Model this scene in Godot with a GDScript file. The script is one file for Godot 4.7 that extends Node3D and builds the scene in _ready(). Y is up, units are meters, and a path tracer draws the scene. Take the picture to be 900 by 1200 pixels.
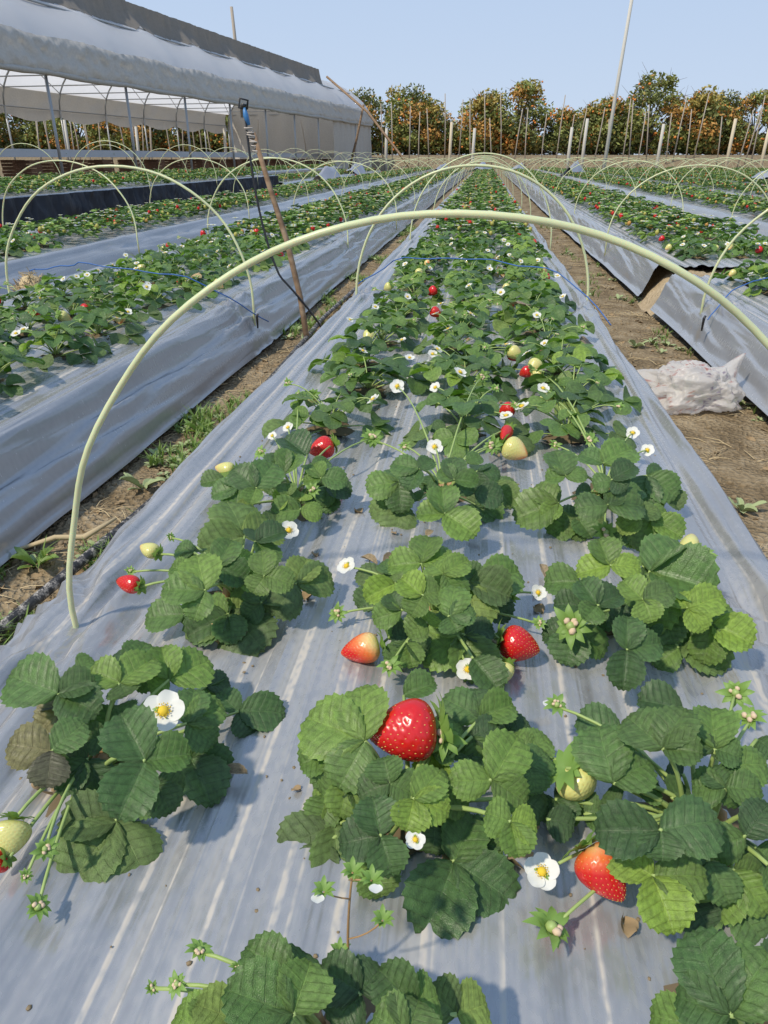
extends Node3D
# Strawberry field: rows run along -Z, metres, y up. Camera stands over the middle bed.

const BED_TOP := 0.17
const EYE := Vector3(0, 0.64, 0)
var M := {}
var taken := {}
var rng := RandomNumberGenerator.new()
var nz := FastNoiseLite.new()
var mulch_height: Image

# ---------------------------------------------------------------- naming
func numbered(called: String) -> String:
	var n: int = taken.get(called, -1) + 1
	taken[called] = n
	return called if n == 0 else "%s_%03d" % [called, n]

func tag(o: Node, label: String, category: String, group := "", kind := "") -> void:
	if label: o.set_meta("label", label)
	if category: o.set_meta("category", category)
	if group: o.set_meta("group", group)
	if kind: o.set_meta("kind", kind)

func base(called: String, at := Vector3.ZERO) -> Node3D:
	var o := Node3D.new()
	o.name = numbered(called)
	o.position = at
	add_child(o)
	return o

func part(called: String, mesh: Mesh, mat: Material, parent: Node, at := Vector3.ZERO) -> MeshInstance3D:
	var o := MeshInstance3D.new()
	o.name = called
	o.mesh = mesh
	if mat: o.material_override = mat
	o.position = at
	parent.add_child(o, true)
	return o

func top(called: String, mesh: Mesh, mat: Material, at := Vector3.ZERO) -> MeshInstance3D:
	var o := MeshInstance3D.new()
	o.name = numbered(called)
	o.mesh = mesh
	if mat: o.material_override = mat
	o.position = at
	add_child(o)
	return o

func v3(a) -> Vector3:
	return Vector3(a[0], a[1], a[2])

# ---------------------------------------------------------------- shapes
func start() -> SurfaceTool:
	var st := SurfaceTool.new()
	st.begin(Mesh.PRIMITIVE_TRIANGLES)
	return st

func done(st: SurfaceTool, into: ArrayMesh = null) -> ArrayMesh:
	st.index()
	st.generate_normals()
	return st.commit(into) if into else st.commit()

func tri(st: SurfaceTool, a: Vector3, b: Vector3, c: Vector3) -> void:
	st.add_vertex(a); st.add_vertex(b); st.add_vertex(c)

func quad(st: SurfaceTool, a: Vector3, b: Vector3, c: Vector3, d: Vector3) -> void:
	tri(st, a, b, c)
	tri(st, a, c, d)

func tube(st: SurfaceTool, pts: Array, radii, sides := 6, caps := true) -> void:
	var rings := []
	var side := Vector3.ZERO
	for i in pts.size():
		var p: Vector3 = pts[i]
		var d: Vector3 = (pts[mini(i + 1, pts.size() - 1)] - pts[maxi(i - 1, 0)]).normalized()
		if side == Vector3.ZERO:
			side = d.cross(Vector3.UP if absf(d.y) < 0.9 else Vector3.RIGHT).normalized()
		side = (side - d * side.dot(d)).normalized()
		var up := side.cross(d)
		var r: float = radii[i] if radii is Array else radii
		var ring := []
		for k in sides:
			var a := TAU * k / sides
			ring.append(p + (side * cos(a) + up * sin(a)) * r)
		rings.append(ring)
	for i in rings.size() - 1:
		for k in sides:
			var q := (k + 1) % sides
			quad(st, rings[i][k], rings[i][q], rings[i + 1][q], rings[i + 1][k])
	if caps:
		for e in [0, rings.size() - 1]:
			var ring: Array = rings[e]
			for k in range(1, sides - 1):
				if e == 0: tri(st, ring[0], ring[k + 1], ring[k])
				else: tri(st, ring[0], ring[k], ring[k + 1])

func curve(a: Vector3, b: Vector3, c: Vector3, n := 8) -> Array:
	var out := []
	for i in n + 1:
		var t := float(i) / n
		out.append(a.lerp(b, t).lerp(b.lerp(c, t), t))
	return out

func box(st: SurfaceTool, c: Vector3, s: Vector3, b := Basis.IDENTITY) -> void:
	var p := []
	for i in 8:
		p.append(c + b * (Vector3((i & 1) * 2 - 1, ((i >> 1) & 1) * 2 - 1, ((i >> 2) & 1) * 2 - 1) * s * 0.5))
	for f in [[0, 2, 3, 1], [4, 5, 7, 6], [0, 1, 5, 4], [2, 6, 7, 3], [0, 4, 6, 2], [1, 3, 7, 5]]:
		st.set_smooth_group(-1)
		quad(st, p[f[0]], p[f[1]], p[f[2]], p[f[3]])
	st.set_smooth_group(0)

func blob(st: SurfaceTool, c: Vector3, r: Vector3, rows := 4, cols := 6) -> void:
	for i in rows:
		for j in cols:
			var q := []
			for e in [[0, 0], [0, 1], [1, 1], [1, 0]]:
				var th: float = PI * (i + e[0]) / rows
				var ph: float = TAU * (j + e[1]) / cols
				q.append(c + Vector3(sin(th) * cos(ph), cos(th), sin(th) * sin(ph)) * r)
			if i > 0: tri(st, q[0], q[1], q[2])
			if i < rows - 1: tri(st, q[0], q[2], q[3])

func sheet(st: SurfaceTool, rows: int, cols: int, f: Callable, uv := false) -> void:
	# f(u, v) -> Vector3 over the unit square
	for i in rows + 1:
		for j in cols + 1:
			if uv: st.set_uv(Vector2(float(j) / cols, float(i) / rows))
			st.add_vertex(f.call(float(j) / cols, float(i) / rows))
	for i in rows:
		for j in cols:
			var a := i * (cols + 1) + j
			for k in [a, a + 1, a + cols + 2, a, a + cols + 2, a + cols + 1]:
				st.add_index(k)

# ---------------------------------------------------------------- materials
func lin(r: float, g: float, b: float) -> Color:
	return Color(r, g, b).linear_to_srgb()

func mat(color: Color, rough := 0.8, spec := 0.5) -> StandardMaterial3D:
	var m := StandardMaterial3D.new()
	m.albedo_color = color
	m.roughness = rough
	m.metallic_specular = spec
	m.cull_mode = BaseMaterial3D.CULL_DISABLED
	return m

func noise_image(w: int, h: int, freq: float, sd: int, octaves := 4) -> Image:
	var n := FastNoiseLite.new()
	n.seed = sd
	n.frequency = freq
	n.fractal_octaves = octaves
	var im := n.get_seamless_image(w, h)
	im.convert(Image.FORMAT_L8)
	return im

func ramp_texture(data: PackedByteArray, w: int, h: int, stops: Array) -> ImageTexture:
	# grey bytes through colour stops [[t, linear colour], ...]
	var lut := []
	for i in 256:
		var t := i / 255.0
		var c: Color = stops[0][1]
		for k in stops.size() - 1:
			if t >= stops[k][0]:
				c = (stops[k][1] as Color).lerp(stops[k + 1][1], clampf((t - stops[k][0]) / (stops[k + 1][0] - stops[k][0]), 0, 1))
		c = c.linear_to_srgb()
		lut.append([int(c.r * 255), int(c.g * 255), int(c.b * 255)])
	var out := PackedByteArray()
	out.resize(w * h * 3)
	for i in w * h:
		var c: Array = lut[data[i]]
		out[i * 3] = c[0]; out[i * 3 + 1] = c[1]; out[i * 3 + 2] = c[2]
	return ImageTexture.create_from_image(Image.create_from_data(w, h, false, Image.FORMAT_RGB8, out))

func mixed(a: Image, b: Image, wa: float, wb: float) -> PackedByteArray:
	var x := a.get_data()
	var y := b.get_data()
	for i in x.size():
		x[i] = clampi(int((x[i] - 128) * wa + (y[i] - 128) * wb + 128), 0, 255)
	return x

func make_materials() -> void:
	# leaf: u runs across (midrib at 0.5), v from base to tip along the side veins
	var W := 512
	var soft := noise_image(W, W, 0.012, 3).get_data()
	var fine := noise_image(W, W, 0.11, 4, 2).get_data()
	var alb := PackedByteArray()
	var hgt := PackedByteArray()
	alb.resize(W * W * 3)
	hgt.resize(W * W)
	for y in W:
		var s := (y + 0.5) / W
		for x in W:
			var v := absf((x + 0.5) / W - 0.5) * 2.0
			var k := y * W + x
			var f := s * 9.0 + (soft[k] - 128) / 128.0 * 0.12
			var dv := absf(f - roundf(f))           # distance to a side vein, in vein spacings
			var vein := clampf(1.0 - dv / (0.055 * (1.25 - 0.7 * v)), 0.0, 1.0)
			vein = maxf(vein, clampf(1.0 - v / 0.035, 0.0, 1.0))
			var f2 := v * 11.0 + dv * 3.0
			var net := clampf(1.0 - absf(f2 - roundf(f2)) / 0.10, 0.0, 1.0) * 0.4
			var mott := (soft[k] - 128) / 128.0 * 0.22 + (fine[k] - 128) / 128.0 * 0.16
			var rim := clampf((v - 0.965) / 0.035, 0.0, 1.0)
			var mid := clampf(1.0 - v / 0.045, 0.0, 1.0)
			var side := clampf(1.0 - dv / 0.11, 0.0, 1.0) * (1.0 - mid)
			var g := clampf(0.80 + mott * 1.3 + mid * 0.20 - side * 0.13 + vein * (1.0 - mid) * 0.06 - net * 0.05 + rim * 0.22 - 0.16 * v * (1.0 - v), 0, 1)
			alb[k * 3] = int(pow(clampf(g + vein * 0.06 + rim * 0.12, 0, 1), 0.4545) * 255)
			alb[k * 3 + 1] = int(pow(g, 0.4545) * 255)
			alb[k * 3 + 2] = int(pow(clampf(g + vein * 0.03 + rim * 0.05, 0, 1), 0.4545) * 255)
			hgt[k] = int(clampf(0.62 - vein * 0.40 - net * 0.26 + (fine[k] - 128) / 128.0 * 0.22, 0, 1) * 255)
	var leaf_tex := ImageTexture.create_from_image(Image.create_from_data(W, W, false, Image.FORMAT_RGB8, alb))
	var leaf_bump := ImageTexture.create_from_image(Image.create_from_data(W, W, false, Image.FORMAT_L8, hgt))
	var tones := [
		["leaf_mid", lin(0.150, 0.275, 0.076), 0.42], ["leaf_dark", lin(0.108, 0.212, 0.066), 0.40], ["leaf_light", lin(0.190, 0.325, 0.080), 0.42],
		["leaf_young", lin(0.245, 0.400, 0.078), 0.42], ["leaf_dusty", lin(0.205, 0.315, 0.095), 0.58], ["leaf_purple", lin(0.200, 0.200, 0.105), 0.5], ["leaf_dry", lin(0.42, 0.33, 0.20), 0.85]]
	for t in tones:
		for k in 3:
			var m := mat((t[1] as Color) * [0.90, 1.02, 1.14][k], t[2] + 0.04 * (k - 1) - 0.06, 0.5)
			m.albedo_color = Color(m.albedo_color.r * [1.0, 1.0, 1.04][k], m.albedo_color.g, m.albedo_color.b * [1.06, 1.0, 0.92][k])
			m.albedo_texture = leaf_tex
			m.heightmap_enabled = true
			m.heightmap_texture = leaf_bump
			m.heightmap_scale = 0.075
			m.clearcoat_enabled = t[0] != "leaf_dry" and t[0] != "leaf_dusty"
			m.clearcoat = 0.14
			m.clearcoat_roughness = 0.32
			m.backlight_enabled = true
			m.backlight = lin(0.52, 0.72, 0.16) if t[0] != "leaf_dry" else lin(0.2, 0.16, 0.1)
			m.resource_name = t[0]
			M[t[0] + str(k)] = m
	M.stem = mat(lin(0.30, 0.40, 0.12), 0.5)
	M.stem_red = mat(lin(0.36, 0.22, 0.10), 0.55)
	M.sepal = mat(lin(0.17, 0.29, 0.06), 0.55)
	M.sepal.backlight_enabled = true
	M.sepal.backlight = lin(0.2, 0.32, 0.05)
	M.petal = mat(lin(0.78, 0.78, 0.73), 0.6)
	M.petal.backlight_enabled = true
	M.petal.backlight = lin(0.5, 0.5, 0.45)
	M.withered = mat(lin(0.62, 0.47, 0.32), 0.8)
	M.pollen = mat(lin(0.72, 0.50, 0.03), 0.8)
	M.achene = mat(lin(0.62, 0.42, 0.10), 0.5)
	M.fruit = mat(Color.WHITE, 0.26, 0.55)
	M.fruit.vertex_color_use_as_albedo = true
	M.fruit.subsurf_scatter_enabled = true
	M.fruit.subsurf_scatter_strength = 0.12
	# the same plant seen from far away: tones in the vertex colours
	M.far = mat(Color.WHITE, 0.5, 0.45)
	M.far.vertex_color_use_as_albedo = true
	M.far.backlight_enabled = true
	M.far.backlight = lin(0.2, 0.3, 0.08)
	# mulch film: long taut creases, dried mud washed along them
	var n := 1024
	var layers := []
	for k in [[5, 0.030, 11, 5], [10, 0.012, 12, 4], [7, 0.045, 15, 3], [4, 0.060, 16, 4]]:
		var im := noise_image(n, k[0], k[1], k[2], k[3])
		im.convert(Image.FORMAT_RF)
		im.resize(n, n, Image.INTERPOLATE_CUBIC)
		layers.append(im.get_data().to_float32_array())
	var sa: PackedFloat32Array = layers[0]
	var sb: PackedFloat32Array = layers[1]
	var se: PackedFloat32Array = layers[2]
	var sf: PackedFloat32Array = layers[3]
	var sc := noise_image(n, n, 0.006, 13, 5).get_data()
	var sd := noise_image(n, n, 0.16, 14, 3).get_data()
	var film := PackedByteArray()
	var hm := PackedFloat32Array()
	var rgh := PackedByteArray()
	film.resize(n * n * 3)
	hm.resize(n * n)
	rgh.resize(n * n)
	for i in n * n:
		var st := (sa[i] - 0.5) * 2.0
		var cr := (sb[i] - 0.5) * 2.0
		var cl := (sc[i] - 128) / 128.0
		var gr := (sd[i] - 128) / 128.0
		var thin := (sf[i] - 0.5) * 2.0
		var ridge := clampf(1.0 - absf(se[i] - 0.5) * 20.0, 0, 1)
		ridge = ridge * ridge
		var h := 0.45 + 0.30 * st + 0.42 * cr + 0.12 * ridge * smoothstep(-0.1, 0.4, cl) + 0.03 * thin
		hm[i] = clampf(h, 0, 1)
		var u := (i % n) / float(n)
		var flat := 1.0 - smoothstep(0.28, 0.38, absf(u - 0.5))
		var mud := smoothstep(0.03, 0.09, 0.13 - absf(st + 0.06)) * smoothstep(-0.15, 0.30, thin) * clampf(0.85 + gr * 0.8, 0, 1) * (0.15 + 0.85 * flat)
		var dust := clampf(0.30 + cl * 0.5 + gr * 0.5 + thin * 0.5, 0, 1) * (0.10 + 0.42 * flat)
		var d := clampf(mud * 0.85 + dust * 0.55, 0, 1)
		var tone := 1.0 + 0.08 * cl + 0.08 * thin + 0.05 * gr
		var c := Color(0.350 * tone, 0.354 * tone, 0.360 * tone).lerp(Color(0.57, 0.525, 0.46), d).linear_to_srgb()
		film[i * 3] = int(c.r * 255); film[i * 3 + 1] = int(c.g * 255); film[i * 3 + 2] = int(c.b * 255)
		rgh[i] = int(clampf(0.22 + 0.62 * d + 0.05 * gr, 0, 1) * 255)
	mulch_height = Image.create_from_data(n, n, false, Image.FORMAT_RF, hm.to_byte_array())
	M.mulch = mat(Color.WHITE, 1.0, 0.6)
	M.mulch.albedo_texture = ImageTexture.create_from_image(Image.create_from_data(n, n, false, Image.FORMAT_RGB8, film))
	M.mulch.roughness_texture = ImageTexture.create_from_image(Image.create_from_data(n, n, false, Image.FORMAT_L8, rgh))
	M.mulch.metallic = 0.35
	M.mulch.heightmap_enabled = true
	M.mulch.heightmap_texture = ImageTexture.create_from_image(mulch_height)
	M.mulch.heightmap_scale = 0.55
	M.mulch_plain = mat(lin(0.30, 0.32, 0.37), 0.42, 0.6)
	M.mulch_plain.metallic = 0.15
	M.black_film = mat(lin(0.022, 0.024, 0.030), 0.6, 0.35)
	# soil
	var a := noise_image(1024, 1024, 0.006, 21, 5)
	var b := noise_image(1024, 1024, 0.07, 22, 4)
	var soil := mixed(a, b, 0.75, 0.55)
	M.soil = mat(Color.WHITE, 0.95, 0.25)
	M.soil.albedo_texture = ramp_texture(soil, 1024, 1024, [[0.0, Color(0.10, 0.072, 0.040)], [0.35, Color(0.19, 0.142, 0.083)], [0.6, Color(0.285, 0.222, 0.138)], [1.0, Color(0.42, 0.35, 0.24)]])
	M.soil.uv1_triplanar = true
	M.soil.uv1_world_triplanar = true
	M.soil.uv1_scale = Vector3(0.9, 0.9, 0.9)
	M.soil.heightmap_enabled = true
	M.soil.heightmap_texture = ImageTexture.create_from_image(Image.create_from_data(1024, 1024, false, Image.FORMAT_L8, mixed(a, b, 0.5, 0.9)))
	M.soil.heightmap_scale = 1.2
	M.sand = M.soil.duplicate()
	M.sand.albedo_color = lin(1.0, 1.0, 1.0)
	M.sand.albedo_texture = ramp_texture(soil, 1024, 1024, [[0.0, Color(0.26, 0.19, 0.11)], [0.5, Color(0.42, 0.33, 0.21)], [1.0, Color(0.55, 0.46, 0.32)]])
	M.hole = mat(lin(0.15, 0.115, 0.070), 0.95, 0.2)
	M.clod = mat(lin(0.24, 0.185, 0.115), 0.95, 0.2)
	M.litter = mat(lin(0.30, 0.22, 0.13), 0.9, 0.2)
	M.weed = mat(lin(0.16, 0.25, 0.06), 0.6)
	M.weed.backlight_enabled = true
	M.weed.backlight = lin(0.2, 0.3, 0.05)
	M.pale_weed = mat(lin(0.30, 0.36, 0.17), 0.7)
	M.straw = mat(lin(0.50, 0.40, 0.24), 0.9, 0.2)
	# hardware
	M.hoop = mat(lin(0.58, 0.62, 0.36), 0.36, 0.5)
	M.hoop.subsurf_scatter_enabled = true
	M.hoop.subsurf_scatter_strength = 0.15
	M.steel = mat(lin(0.36, 0.37, 0.37), 0.42, 0.5)
	M.steel.metallic = 0.5
	var wood := noise_image(64, 512, 0.02, 31, 4)
	wood.resize(256, 512)
	M.wood = mat(Color.WHITE, 0.85, 0.3)
	M.wood.albedo_texture = ramp_texture(wood.get_data(), 256, 512, [[0.0, Color(0.12, 0.075, 0.045)], [0.5, Color(0.26, 0.175, 0.11)], [1.0, Color(0.40, 0.30, 0.20)]])
	M.wood.uv1_triplanar = true
	M.wood.uv1_scale = Vector3(6, 2, 6)
	M.pale_wood = mat(lin(0.38, 0.33, 0.27), 0.85, 0.3)
	M.whitewash = mat(lin(0.54, 0.52, 0.46), 0.8, 0.3)
	M.cream_post = mat(lin(0.60, 0.52, 0.38), 0.8, 0.3)
	M.pipe_black = mat(Color.WHITE, 0.6, 0.5)
	M.pipe_black.albedo_texture = ramp_texture(mixed(noise_image(256, 256, 0.02, 41, 4), noise_image(256, 256, 0.12, 42, 3), 1.3, 0.9), 256, 256, [[0.0, Color(0.012, 0.012, 0.013)], [0.60, Color(0.03, 0.03, 0.03)], [0.78, Color(0.24, 0.22, 0.19)], [1.0, Color(0.5, 0.46, 0.4)]])
	M.pipe_black.uv1_triplanar = true
	M.pipe_black.uv1_scale = Vector3(9, 9, 9)
	M.black_plastic = mat(lin(0.015, 0.015, 0.016), 0.4)
	M.blue_plastic = mat(lin(0.05, 0.19, 0.42), 0.4)
	M.blue_string = mat(lin(0.04, 0.13, 0.38), 0.6)
	M.white_string = mat(lin(0.42, 0.38, 0.34), 0.8)
	M.brick = mat(Color.WHITE, 0.9, 0.2)
	M.brick.albedo_texture = ramp_texture(noise_image(256, 256, 0.05, 51, 4).get_data(), 256, 256, [[0.0, Color(0.10, 0.055, 0.035)], [0.5, Color(0.19, 0.105, 0.065)], [1.0, Color(0.28, 0.18, 0.12)]])
	M.brick.uv1_triplanar = true
	M.brick.uv1_scale = Vector3(1.5, 5, 1.5)
	M.gutter = mat(lin(0.55, 0.58, 0.62), 0.5)
	# greenhouse cloth
	M.roof_film = mat(lin(0.80, 0.81, 0.83), 0.35, 0.5)
	M.roof_film.backlight_enabled = true
	M.roof_film.backlight = lin(0.95, 0.96, 0.98)
	M.roof_film.resource_name = "film"
	var weave := noise_image(512, 512, 0.03, 61, 4)
	M.net = mat(Color.WHITE, 0.85, 0.3)
	M.net.albedo_texture = ramp_texture(weave.get_data(), 512, 512, [[0.0, Color(0.48, 0.45, 0.40)], [0.5, Color(0.53, 0.50, 0.45)], [1.0, Color(0.58, 0.55, 0.495)]])
	M.net.uv1_triplanar = true
	M.net.uv1_scale = Vector3(0.8, 0.8, 0.8)
	M.net.backlight_enabled = true
	M.net.backlight = lin(0.36, 0.345, 0.32)
	M.dark_net = M.net.duplicate()
	M.dark_net.albedo_color = lin(0.46, 0.44, 0.42)
	# trees
	M.bark = mat(lin(0.13, 0.10, 0.075), 0.9, 0.2)
	M.tree_leaf = mat(Color.WHITE, 0.6, 0.35)
	M.tree_leaf.vertex_color_use_as_albedo = true
	M.tree_leaf.backlight_enabled = true
	M.tree_leaf.backlight = lin(0.25, 0.3, 0.1)
	M.orange = mat(lin(0.66, 0.22, 0.035), 0.6)
	# bag
	M.bag = mat(Color(1, 1, 1, 0.66), 0.32, 0.55)
	M.bag.transparency = BaseMaterial3D.TRANSPARENCY_ALPHA
	M.bag.vertex_color_use_as_albedo = true
	var crumple := FastNoiseLite.new()
	crumple.noise_type = FastNoiseLite.TYPE_CELLULAR
	crumple.cellular_return_type = FastNoiseLite.RETURN_DISTANCE2_SUB
	crumple.frequency = 0.025
	crumple.fractal_octaves = 2
	var cim := crumple.get_seamless_image(512, 512)
	M.bag.heightmap_enabled = true
	M.bag.heightmap_texture = ImageTexture.create_from_image(cim)
	M.bag.heightmap_scale = 0.22
	M.bag.uv1_triplanar = true
	M.bag.uv1_scale = Vector3(7, 7, 7)
	M.bag.backlight_enabled = true
	M.bag.backlight = lin(0.9, 0.88, 0.85)

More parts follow.
